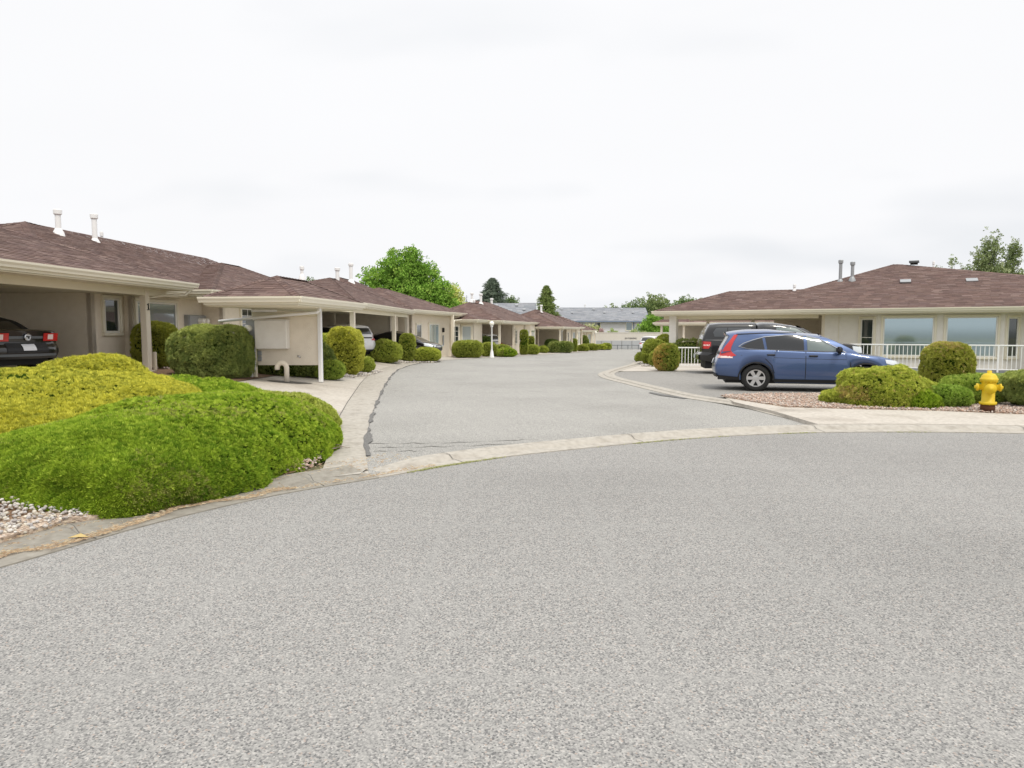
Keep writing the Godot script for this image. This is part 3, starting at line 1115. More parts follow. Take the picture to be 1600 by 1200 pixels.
func suv(paint: String, chrome: bool) -> Dictionary:
	# compact crossover, rear bumper at x = 0
	var ax := 1.0
	var bx := 3.62
	var body := {"L": 4.53, "W": 1.82, "x0": 0.0, "x1": 4.53, "rc": 0.75, "kc": 0.16, "crown": 0.035, "bulge": 0.07,
		"low": [[0.0, 0.42], [0.5, 0.3], [1.3, 0.24], [3.2, 0.24], [4.1, 0.26], [4.53, 0.3]],
		"top": [[0.0, 1.03], [0.3, 1.12], [0.9, 1.15], [2.2, 1.11], [3.3, 1.07], [3.7, 1.015], [4.1, 0.96], [4.4, 0.86], [4.53, 0.72]],
		"xr": [[0.25, 0.16], [0.42, 0.04], [0.62, 0.0], [0.78, 0.03], [0.95, 0.1], [1.12, 0.16]],
		"xf": [[0.2, 4.38], [0.4, 4.5], [0.6, 4.53], [0.8, 4.46], [1.0, 4.36]],
		"side": SIDE, "arch": [[ax, 0.41, 0.36], [bx, 0.41, 0.36]]}
	var cab := {"L": 4.0, "W": 1.72, "x0": 0.12, "x1": 3.75, "rc": 0.9, "kc": 0.1, "crown": 0.05, "bulge": 0.06,
		"low": [[0.0, 1.0], [0.4, 1.09], [1.0, 1.12], [2.2, 1.08], [3.3, 1.04], [3.75, 1.0]],
		"top": [[0.1, 1.57], [0.5, 1.61], [1.2, 1.65], [2.0, 1.655], [2.8, 1.61], [3.3, 1.56], [3.75, 1.52]],
		"xr": [[1.0, 0.12], [1.1, 0.14], [1.25, 0.2], [1.4, 0.28], [1.5, 0.33], [1.56, 0.27], [1.62, 0.22]],
		"xf": [[0.98, 3.55], [1.1, 3.4], [1.25, 3.15], [1.4, 2.86], [1.52, 2.56], [1.62, 2.25]], "side": CABSIDE}
	var lo := 1.1
	var cabs := [{"shell": cab,
		"side_glass": [["car_glass", [[0.62, 1.23], [0.8, 1.175], [1.2, 1.155], [1.14, 1.46], [0.9, 1.38], [0.72, 1.295]]],
			["car_glass", [[1.27, 1.15], [2.16, 1.125], [2.14, 1.52], [1.75, 1.525], [1.4, 1.5], [1.21, 1.475]]],
			["car_glass_light", [[2.24, 1.125], [3.06, 1.1], [2.88, 1.21], [2.66, 1.34], [2.48, 1.44], [2.36, 1.49], [2.22, 1.515]]]],
		"ends": [["rear", "car_glass", 1.2, 1.5, 0.66, 0.12], ["front", "car_glass", 1.06, 1.52, 0.68, 0.14]],
		"lights": [["tail_light_upper", "tail_red", [[0.15, 1.08], [0.36, 1.1], [0.38, 1.22], [0.44, 1.37], [0.54, 1.55], [0.45, 1.55], [0.32, 1.36], [0.2, 1.2]]]],
		"trim": []}]
	if chrome:
		cabs[0].trim = [["window_trim", "trim_silver", [[3.16, 1.08], [2.2, 1.11], [1.2, 1.14], [0.8, 1.16], [0.56, 1.225], [0.68, 1.315], [0.9, 1.405], [1.2, 1.495], [1.7, 1.542], [2.2, 1.532], [2.52, 1.445], [2.72, 1.33], [2.94, 1.205], [3.16, 1.08]], 0.017]]
	cabs[0].trim.append(["roof_rail_gap", "black_plastic", [[0.5, 1.565], [1.2, 1.6], [2.0, 1.605]], 0.02])
	var arch_l := []
	for q in [[ax, 1.0], [bx, 1.0]]:
		var line := []
		for k in 15:
			var an := PI * (1.04 - 1.08 * k / 14.0)
			line.append([q[0] + cos(an) * 0.435, 0.36 + sin(an) * 0.435])
		arch_l.append(["arch_cladding", "black_plastic", line, 0.035, 0.012])
	return {"paint": paint, "body": body, "cabs": cabs, "wheel": [0.36, 0.235, 0.225],
		"flanks": [["sill_cladding", "black_plastic", [[1.45, 0.25], [3.18, 0.25], [3.18, 0.34], [1.45, 0.34]]],
			["bumper_cladding", "black_plastic", [[0.05, 0.3], [0.6, 0.3], [0.58, 0.38], [0.05, 0.42]]],
			["tail_light", "tail_red", [[0.08, 0.97], [0.38, 0.94], [0.5, 0.98], [0.4, 1.06], [0.36, 1.14], [0.12, 1.14]]],
			["tail_light_lens", "tail_clear", [[0.06, 0.905], [0.42, 0.905], [0.4, 0.955], [0.06, 0.97]]],
			["headlamp", "headlamp", [[4.08, 0.8], [4.5, 0.68], [4.5, 0.78], [4.3, 0.87], [4.06, 0.9]]]],
		"lines": arch_l + [["door_gap", "dark", [[2.2, 1.09], [2.2, 0.36]], 0.017, 0.003], ["door_gap", "dark", [[1.2, 1.11], [1.2, 0.92], [1.38, 0.72], [1.45, 0.5]], 0.017, 0.003], ["door_gap", "dark", [[3.24, 1.05], [3.26, 0.7], [3.2, 0.36]], 0.017, 0.003], ["crease_shade", "dark", [[0.62, 0.985], [1.4, 0.93], [2.4, 0.9], [3.2, 0.89]], 0.008, 0.002]],  # body crease drawn as a dark line, its shade put into the colour
		"ends": [["tailgate_glass_edge", "black_plastic", true, 1.0, 1.06, -0.62, 0.62, false, 0.012], ["licence_plate", "plate", true, 0.74, 0.88, -0.16, 0.16, false, 0.03], ["bumper_lower", "black_plastic", true, 0.36, 0.46, -0.72, 0.72, false, 0.02],
			["reversing_lamp", "tail_red", true, 0.9, 0.98, 0.56, 0.8, true, 0.012], ["grille", "black_plastic", false, 0.42, 0.68, -0.55, 0.55, false, 0.012]],
		"handles": [[1.36, 1.0, "black_plastic"], [2.38, 0.98, "black_plastic"]], "mirror": [2.96, 1.15, "black_plastic"]}

# ---------------------------------------------------------------- scene
func _ready() -> void:
	rng.seed = 20240611
	wob.seed = 11
	wob.frequency = 1.0
	wob.noise_type = FastNoiseLite.TYPE_SIMPLEX_SMOOTH
	wob.fractal_octaves = 3
	var cam := Camera3D.new()
	cam.name = "camera"
	cam.position = Vector3(0, 1.65, 0)
	cam.rotation_degrees = Vector3(-4.395, 0, 0)
	cam.fov = 58.7
	cam.near = 0.05
	cam.far = 900.0
	add_child(cam)
	cam.current = true
	var env := Environment.new()
	env.background_mode = Environment.BG_SKY
	env.sky = Sky.new()
	env.sky.sky_material = overcast()
	env.tonemap_mode = Environment.TONE_MAPPER_LINEAR
	env.tonemap_exposure = 1.2
	env.sdfgi_enabled = true
	env.ssao_enabled = true
	env.ssil_enabled = true
	var we := WorldEnvironment.new()
	we.name = "world_environment"
	we.environment = env
	add_child(we)
	var sun := DirectionalLight3D.new()
	sun.name = "sun"
	sun.rotation_degrees = Vector3(-58, 24, 0)
	sun.light_energy = 0.5
	sun.light_angular_distance = 10.0
	sun.light_color = Color(1.0, 0.965, 0.9)
	sun.shadow_enabled = true
	add_child(sun)
	make_materials()
	make_plant_meshes()
	ground()
	near_left_house()
	shelter()
	carport_row()
	right_house()
	far_end()
	trees()
	shrubs()
	beds()
	vehicles()
	street_things()

func overcast() -> PanoramaSkyMaterial:
	var w := 1024
	var h := 512
	var im := Image.create_empty(w, h, false, Image.FORMAT_RGBF)
	var n := FastNoiseLite.new()
	n.seed = 4
	n.frequency = 1.1
	n.noise_type = FastNoiseLite.TYPE_SIMPLEX_SMOOTH
	n.fractal_octaves = 5
	for j in h:
		var el := PI * (0.5 - (j + 0.5) / h)
		for i in w:
			var az := TAU * (i + 0.5) / w
			var d := Vector3(cos(el) * sin(az), sin(el), cos(el) * cos(az))
			# a cloud sheet seen in perspective: compressed towards the horizon
			var q := Vector3(d.x, 0, d.z) / maxf(0.12, absf(d.y) + 0.18)
			var c := n.get_noise_3d(q.x * 0.55, 0.7, q.z * 0.9)
			var v := 0.812 + 0.013 * c
			var dark := clampf((n.get_noise_3d(q.x * 0.4 + 7.0, 3.1, q.z * 0.8) - 0.02) * 2.2, 0.0, 1.0)
			v *= 1.0 - 0.08 * dark
			var up := maxf(0.0, sin(el))
			v *= 1.0 + 0.7 * smoothstep(0.38, 1.0, up)  # brighter overhead, out of view, for more light from above
			var col := Color(v * (0.99 - 0.03 * dark), v * (0.994 - 0.014 * dark), v * 1.012)
			if el < 0.0:
				col = Color(0.3, 0.3, 0.29)
			im.set_pixel(i, j, col)
	var m := PanoramaSkyMaterial.new()
	m.panorama = ImageTexture.create_from_image(im)
	return m

# ---------------------------------------------------------------- ground
func smooth_line(p: Array, n := 6) -> Array:
	var out := []
	for i in p.size() - 1:
		var a := Vector2(p[maxi(i - 1, 0)][0], p[maxi(i - 1, 0)][1])
		var b := Vector2(p[i][0], p[i][1])
		var c := Vector2(p[i + 1][0], p[i + 1][1])
		var d := Vector2(p[mini(i + 2, p.size() - 1)][0], p[mini(i + 2, p.size() - 1)][1])
		for k in n:
			var t := float(k) / n
			out.append(b.cubic_interpolate(c, a, d, t))
	out.append(Vector2(p[-1][0], p[-1][1]))
	return out

func profile_band(st: SurfaceTool, line: Array, prof: Array, side: float, rise := 0) -> void:   # sweeps [offset, height] along a plan line
	var rows := []
	for i in line.size():
		var t: Vector2 = (line[mini(i + 1, line.size() - 1)] - line[maxi(i - 1, 0)]).normalized()
		var nn := Vector2(t.y, -t.x) * side
		var row := []
		var up := 1.0 if rise == 0 else smoothstep(0.0, 1.0, float(i) / rise)
		for e in prof:
			var p := [e[0], e[1] * (up if e[1] > 0.02 else 1.0)]
			var q: Vector2 = line[i] + nn * p[0]
			row.append(on(q.x, q.y, p[1]) if absf(line[i].y) > 12.5 else Vector3(q.x, p[1], q.y))
		rows.append(row)
	for i in rows.size() - 1:
		for j in prof.size() - 1:
			if side > 0.0:
				quad(st, rows[i][j], rows[i + 1][j], rows[i + 1][j + 1], rows[i][j + 1])
			else:
				quad(st, rows[i + 1][j], rows[i][j], rows[i][j + 1], rows[i + 1][j + 1])

const RING := [[-7.4, 2.0], [-6.0, -0.8], [-4.9, -2.6], [-4.1, -3.8], [-3.58, -4.66], [-3.1, -5.72], [-2.4, -6.75], [-1.5, -7.6], [-0.8, -8.3], [0.0, -8.94], [0.9, -9.48], [1.9, -10.02], [2.99, -10.52], [4.12, -10.88], [5.24, -11.08], [6.81, -11.1], [8.28, -10.94], [10.0, -10.5], [12.0, -9.6], [15.5, -7.4]]

func ground() -> void:
	var st := begin(true)
	# bare earth and grass, to the horizon
	var xs := [-420.0, -160.0, -80.0, -40.0, -24.0, -18.0, -14.0, -11.0, -9.0, -7.5, -6.5, -5.5, -4.5, -3.5, -2.0, 0.0, 2.0, 4.0, 6.0, 9.0, 12.0, 16.0, 22.0, 30.0, 45.0, 80.0, 160.0, 420.0]
	var zs := [60.0, 20.0, 4.0, 0.0, -3.0, -5.0, -7.0, -9.0, -11.0, -14.0, -17.0, -20.0, -23.0, -26.0, -29.0, -32.0, -36.0, -40.0, -45.0, -50.0, -56.0, -62.0, -68.0, -75.0, -82.0, -90.0, -100.0, -120.0, -170.0, -300.0, -600.0]
	for i in xs.size() - 1:
		for j in zs.size() - 1:
			quad(st, on(xs[i], zs[j], -0.07), on(xs[i + 1], zs[j], -0.07), on(xs[i + 1], zs[j + 1], -0.07), on(xs[i], zs[j + 1], -0.07))
	struct_("ground", st, "earth")
	# the road in front
	st = begin()
	slab(st, [[-30.0, 40.0], [40.0, 40.0], [40.0, -9.0], [14.0, -11.3], [5.3, -11.5], [1.9, -10.45], [-1.9, -7.9], [-4.2, -4.6], [-6.5, -1.0], [-8.5, 2.5], [-30.0, 30.0]], 0.0, false)
	struct_("road", st, "road_asphalt")
	# rolled kerb round the road
	var ring := smooth_line(RING, 6)
	var left := []
	var right := []
	for p in ring:
		if p.x < -1.45:
			left.append(p)
		if p.x > -1.62:
			right.append(p)
	st = begin()
	profile_band(st, right, [[0.0, -0.02], [0.0, 0.012], [0.2, 0.022], [0.25, 0.05], [0.3, 0.066], [0.46, 0.072], [0.5, 0.03], [0.5, -0.02]], 1.0, 6)
	struct_("kerb", st, "kerb_concrete")
	st = begin()
	profile_band(st, left, [[0.0, -0.02], [0.0, 0.01], [0.16, 0.018], [0.17, 0.012], [0.34, 0.016], [0.5, 0.04], [0.62, 0.055], [0.68, 0.05], [0.7, 0.0]], 1.0)
	struct_("gutter", st, "gutter_concrete")
	# joints sawn across the kerb
	for at in [[-0.62, -8.46, 40.0], [1.95, -10.05, 27.0], [5.1, -11.06, 8.0], [-2.0, -7.15, 44.0], [-3.3, -5.3, 62.0], [8.4, -10.9, -8.0]]:
		st = begin()
		var dir := Vector2(cos(deg_to_rad(at[2])), -sin(deg_to_rad(at[2])))
		var nn := Vector2(dir.y, -dir.x)
		var c := Vector2(at[0], at[1])
		for k in 5:
			var a := c + nn * (0.1 * k) + dir * (0.006 + 0.02 * sin(k * 2.1))
			var b := c + nn * (0.1 * (k + 1)) + dir * (0.006 + 0.02 * sin((k + 1) * 2.1))
			var ya := lerpf(0.018, 0.078, clampf((k - 1.6) * 0.8, 0, 1))
			var yb := lerpf(0.018, 0.078, clampf((k - 0.6) * 0.8, 0, 1))
			var w := dir * 0.005
			quad(st, Vector3(a.x - w.x, ya, a.y - w.y), Vector3(a.x + w.x, ya, a.y + w.y), Vector3(b.x + w.x, yb, b.y + w.y), Vector3(b.x - w.x, yb, b.y - w.y))
		struct_("kerb_joint", st, "joint")
	# the village street: an outline up to z = -14, then a sheet that follows the ground
	st = begin()
	var pts := []
	for p in right:
		if p.x > -1.4 and p.x < 5.5:
			pts.append([p.x - 0.14, p.y - 0.4])
	pts.append([5.11, -13.55])
	pts.append([5.02, -14.4])
	for k in range(5, -1, -1):
		pts.append([ROAD_L[k][1], ROAD_L[k][0]])
	slab(st, pts, 0.006, false)
	ribbon(st, zrange(-14.4, -101.0, 1.5), func(z): return lin(ROAD_L, z), func(z): return lin(ROAD_R, z), 0.006, 8)
	struct_("street", st, "street_asphalt")
	# left-hand kerb band, flush, and its patched seam
	st = begin()
	ribbon(st, zrange(-8.0, -101.0, 0.9), func(z): return lin(KERB_L, z) if z < -9.0 else lerpf(-2.25, -2.45, (-8.0 - z)), func(z): return lin(ROAD_L, z), 0.016, 4, 0.012)
	slab(st, [[-2.3, -7.45], [-1.75, -7.75], [-1.73, -8.05], [-2.28, -8.05]], 0.02, false)
	struct_("kerb", st, "kerb_concrete")
	st = begin()
	var seam_l := func(z): return lin(ROAD_L, z) - 0.015 - 0.02 * sin(z * 2.3) - 0.01 * sin(z * 7.0)
	var seam_r := func(z): return lin(ROAD_L, z) + (0.07 if z > -11.0 else 0.03) + 0.04 * sin(z * 1.7) * sin(z * 4.1) + 0.015 * sin(z * 11.0)
	ribbon(st, zrange(-8.9, -36.0, 0.12), seam_l, seam_r, 0.022, 1)
	struct_("asphalt_seam", st, "seam")
	st = begin()   # fine cracks in the street
	for cr in [[[-1.9, -9.6], [-0.6, -9.75], [1.2, -10.4], [2.6, -11.3]], [[-2.1, -9.95], [-1.0, -10.0], [0.4, -10.35]], [[-1.9, -9.3], [-1.2, -9.32]], [[-3.4, -19.0], [-1.0, -18.2], [1.5, -18.9], [3.6, -18.3]], [[3.3, -24.0], [1.6, -25.5], [-0.5, -25.0], [-3.9, -26.5]], [[-2.8, -41.0], [0.5, -38.0], [4.5, -36.5]], [[-0.5, -49.0], [3.0, -46.0], [8.0, -45.0]]]:
		var l := smooth_line(cr, 14)
		for k in l.size() - 1:
			var a: Vector2 = l[k] + Vector2(0, 0.03 * sin(k * 1.9) + 0.02 * sin(k * 4.7))
			var b: Vector2 = l[k + 1] + Vector2(0, 0.03 * sin((k + 1) * 1.9) + 0.02 * sin((k + 1) * 4.7))
			var w := 0.008 + 0.006 * sin(k * 0.9)
			quad(st, on(a.x, a.y + w, 0.012), on(b.x, b.y + w, 0.012), on(b.x, b.y - w, 0.012), on(a.x, a.y - w, 0.012))
	struct_("street_cracks", st, "joint")
	# concrete apron and driveways on the left
	st = begin()
	var apron := [[-8.0, -2.3], [-10.9, -3.0], [-12.0, -3.9], [-13.0, -4.7], [-15.0, -6.2], [-17.0, -8.2], [-18.0, -10.0], [-22.0, -12.0], [-28.0, -14.0], [-101.0, 3.0]]
	ribbon(st, zrange(-9.2, -23.0, 0.5), func(z): return minf(lin(apron, z), lin(KERB_L, z) - 0.02), func(z): return lin(KERB_L, z) - 0.012, 0.012, 10)
	ribbon(st, zrange(-23.0, -100.0, 1.2), func(z): return lin(KERB_L, z) - 11.0, func(z): return lin(KERB_L, z) - 0.012, 0.012, 10)
	struct_("driveway", st, "concrete")
	st = begin()
	ribbon(st, zrange(-10.9, -24.0, 0.4), func(z): return lin(KERB_L, z) - 0.013, func(z): return lin(KERB_L, z) + 0.004, 0.021, 1)
	for z in [-13.4, -18.9, -23.5, -29.5, -36.0, -43.0]:   # cross joints
		var x0 := lin(KERB_L, z) - 2.6
		var x1 := lin(ROAD_L, z)
		for k in 8:
			var a := lerpf(x0, x1, k / 8.0)
			var b := lerpf(x0, x1, (k + 1) / 8.0)
			quad(st, on(a, z, 0.04), on(b, z, 0.04), on(b, z - 0.014, 0.04), on(a, z - 0.014, 0.04))
	struct_("concrete_joint", st, "joint")
	# planted bed on the left corner
	st = begin()
	ribbon(st, zrange(3.0, -9.6, 0.4), func(z): return lin(KERB_L, z) - 12.0, func(z): return lin(KERB_L, z) - 0.22, 0.03, 14)
	ribbon(st, zrange(-9.6, -17.5, 0.4), func(z): return lin(KERB_L, z) - 12.0, func(z): return minf(lin(apron, z), lin(KERB_L, z) - 0.2), 0.03, 12)
	ribbon(st, zrange(-17.5, -24.0, 0.5), func(z): return -13.5, func(z): return -7.3, 0.032, 8)
	struct_("planting_soil", st, "soil")
	st = begin()
	slab(st, [[-4.02, -4.75], [-3.75, -5.6], [-3.2, -6.2], [-3.6, -7.4], [-5.2, -8.0], [-9.0, -7.4], [-8.6, -3.9], [-5.4, -2.6]], 0.05, true, 0.08)
	struct_("gravel_bed", st, "bed_gravel")
	st = begin()
	slab(st, [[-9.6, -14.2], [-20.0, -13.0], [-20.0, -19.2], [-10.2, -19.6]], 0.05, true, 0.06)
	struct_("carport_floor", st, "concrete")
	# right-hand side: kerb, driveway, pavement, beds, lawn
	st = begin()
	var kl := []
	for p in [[5.36, -11.6], [5.11, -13.55], [4.96, -15.03], [4.25, -16.9], [3.75, -19.9], [3.5, -21.8], [3.28, -23.3], [3.2, -24.9], [3.34, -26.4], [3.75, -28.0], [4.57, -30.4], [6.0, -34.5], [7.6, -39.7], [14.0, -52.0]]:
		kl.append(p)
	profile_band(st, smooth_line(kl, 5), [[0.0, 0.0], [0.0, 0.02], [0.2, 0.028], [0.23, 0.06], [0.42, 0.07], [0.44, 0.03], [0.5, 0.02], [0.62, 0.03], [0.62, 0.0]], -1.0)
	struct_("kerb", st, "kerb_concrete")
	st = begin()
	slab(st, [[4.6, -16.6], [5.0, -16.85], [6.2, -17.3], [8.0, -17.35], [18.0, -17.6], [19.0, -27.0], [12.0, -29.5], [8.8, -28.2], [4.6, -28.0], [3.9, -27.0], [3.6, -25.0], [3.75, -23.3], [4.1, -21.0], [4.4, -18.7]], 0.012)
	struct_("driveway", st, "drive_asphalt")
	st = begin()
	slab(st, [[4.3, -28.02], [8.8, -28.22], [12.0, -29.55], [14.0, -38.0], [8.2, -39.0], [6.6, -35.0], [5.0, -30.4]], 0.02)
	slab(st, [[8.0, -39.2], [20.0, -38.0], [24.0, -60.0], [14.5, -52.0]], 0.016)
	struct_("carport_floor", st, "concrete")
	st = begin()
	var rk := []
	for p in right:
		if p.x > 5.2:
			rk.append([p.x - 0.02, p.y - 0.49])
	rk.append_array([[16.5, -11.0], [12.5, -12.2], [9.7, -12.95], [8.5, -13.5], [6.8, -13.85], [5.7, -14.15], [5.55, -14.6], [5.1, -16.2], [4.98, -15.2], [5.2, -13.5]])
	slab(st, rk, 0.076, true, 0.08)
	struct_("pavement", st, "concrete")
	st = begin()
	slab(st, [[5.3, -15.4], [5.72, -14.16], [6.8, -13.86], [8.5, -13.51], [9.7, -12.96], [12.5, -12.21], [16.5, -11.01], [18.0, -14.2], [11.6, -15.2], [9.6, -17.2], [8.0, -17.3], [6.2, -17.25], [5.1, -16.75]], 0.07)
	struct_("gravel_bed", st, "bed_gravel")
	st = begin()
	slab(st, [[9.4, -17.3], [11.4, -15.0], [18.0, -14.0], [30.0, -16.0], [30.0, -22.5], [19.6, -25.0], [14.6, -28.0], [13.0, -24.0], [11.4, -18.5]], 0.09)
	struct_("lawn", st, "lawn")
	# broken asphalt patches beside the right kerb
	st = begin()
	slab(st, [[3.75, -18.4], [4.0, -17.6], [4.35, -16.75], [4.2, -16.6], [3.8, -17.4], [3.65, -18.2]], 0.02)
	struct_("asphalt_seam", st, "seam")

# ---------------------------------------------------------------- buildings
func near_left_house() -> void:
	var h := thing("house", "nearest left house, beige stucco, long brown shingle roof and open carport", "house", Vector3(-10.4, 0.5, -13.9), deg_to_rad(84.6), "brown roofed village houses")
	roof_block(h, -7.0, 7.18, -10.0, 0.0, 2.62, Vector2(-2.0, -5.0), Vector2(2.2, -5.0), 4.46)
	roof_block(h, 3.0, 23.0, -10.6, -1.2, 2.55, Vector2(7.7, -5.9), Vector2(18.4, -5.9), 4.63, BROWN, false, "trim", "roof_deck", 1.0, 0.42)
	roof_block(h, 3.1, 12.3, -20.0, -1.35, 2.5, Vector2(7.65, -6.0), Vector2(7.7, -6.0), 4.6)
	roof_block(h, 8.9, 23.0, -9.0, -0.42, 2.54, Vector2(17.1, -4.42), Vector2(18.6, -4.42), 4.24)
	flue(h, Vector3(8.25, 4.37, -5.2), 0.76, 0.085)
	flue(h, Vector3(9.95, 4.27, -5.2), 1.0, 0.085)
	flue(h, Vector3(11.4, 4.45, -6.0), 0.42, 0.04)
	low_vent(h, Vector3(6.2, 4.5, -6.3), 0.2, "dark")
	low_vent(h, Vector3(17.2, 3.95, -5.2), 0.3, "dark")
	wall(h, Vector2(5.6, -9.0), Vector2(5.6, -2.2), 0.0, 2.4)
	wall(h, Vector2(-6.0, -9.0), Vector2(5.6, -9.0), 0.0, 2.4)
	wall(h, Vector2(5.6, -2.2), Vector2(7.3, -2.2), 0.0, 2.4)
	wall(h, Vector2(7.0, -2.2), Vector2(7.0, -1.9), 0.0, 2.4)
	wall(h, Vector2(7.0, -1.9), Vector2(11.2, -1.9), -0.1, 2.36)
	wall(h, Vector2(10.9, -1.9), Vector2(10.9, -1.1), -0.1, 2.34)
	wall(h, Vector2(10.9, -1.1), Vector2(19.0, -1.1), -0.1, 2.34)
	window(h, Vector2(6.09, -2.2), Vector2(6.76, -2.2), 1.11, 2.14, "pane_dark")
	window(h, Vector2(7.15, -1.9), Vector2(9.25, -1.9), 0.5, 2.1, "pane_blind")
	window(h, Vector2(12.2, -1.1), Vector2(14.3, -1.1), 0.85, 2.05, "pane_dark", Vector2i(4, 4))
	post(h, 5.95, -0.8, 0.0, 2.4, 0.19)
	post(h, -5.5, -0.8, 0.0, 2.4, 0.19)
	var st := begin()
	box(st, Vector3(0.45, 2.3, -0.8), Vector3(12.9, 0.22, 0.16))
	obj("carport_beam", st, "soffit", h)
	st = begin()   # raking foot of the post
	bbox(st, Vector3(6.2, 0.27, -0.72), Vector3(0.06, 0.56, 0.1))
	var foot := obj("post_brace", st, "post", h)
	foot.rotation.x = 0.0
	st = begin()   # house number on the post
	var dg := TextMesh.new()
	dg.text = "1"
	dg.font_size = 16
	dg.pixel_size = 0.016
	dg.depth = 0.02
	var ft := SystemFont.new()
	ft.font_names = PackedStringArray(["Droid Serif"])
	dg.font = ft
	var num := MeshInstance3D.new()
	num.name = "house_number"
	num.mesh = dg
	dg.material = M["number_black"]
	h.add_child(num)
	num.position = Vector3(5.95, 1.86, -0.69)
	down_pipe(h, [Vector3(7.05, 2.4, -0.05), Vector3(7.02, 2.25, -0.2), Vector3(6.5, 2.2, -0.6), Vector3(6.08, 2.12, -0.78), Vector3(6.08, 0.1, -0.74)], 0.035)
	# door and step inside the carport
	st = begin()
	bbox(st, Vector3(0, 1.02, 0), Vector3(0.06, 2.04, 0.9))
	var dr := obj("door", st, "white_metal", h)
	dr.position = Vector3(5.55, 0.05, -7.3)
	st = begin()
	bbox(st, Vector3(-0.03, 1.5, 0), Vector3(0.03, 0.5, 0.5))
	obj("door_window", st, "pane_dark", dr)
	# electricity meters
	var mb := Node3D.new()
	mb.name = "meter_cabinet"
	mb.position = Vector3(10.3, 1.5, -1.9)
	h.add_child(mb)
	st = begin()
	bbox(st, Vector3(0, 0, 0.09), Vector3(1.1, 0.46, 0.18))
	bbox(st, Vector3(-0.28, 0, 0.19), Vector3(0.5, 0.42, 0.03))
	obj("cabinet", st, "grey_box", mb)
	for x in [0.12, 0.4]:
		st = begin(true)
		lathe(st, [[0.001, 0.2], [0.085, 0.19], [0.1, 0.14], [0.1, 0.0], [0.13, 0.0], [0.13, -0.03]].map(func(e): return [e[0], e[1]]), 18, Vector3(x, 0.02, 0.18), Basis(Vector3.RIGHT, PI * 0.5))
		obj("meter_glass", st, "globe", mb)
	down_pipe(h, [Vector3(10.0, 0.0, -1.84), Vector3(10.0, 1.3, -1.84)], 0.03)

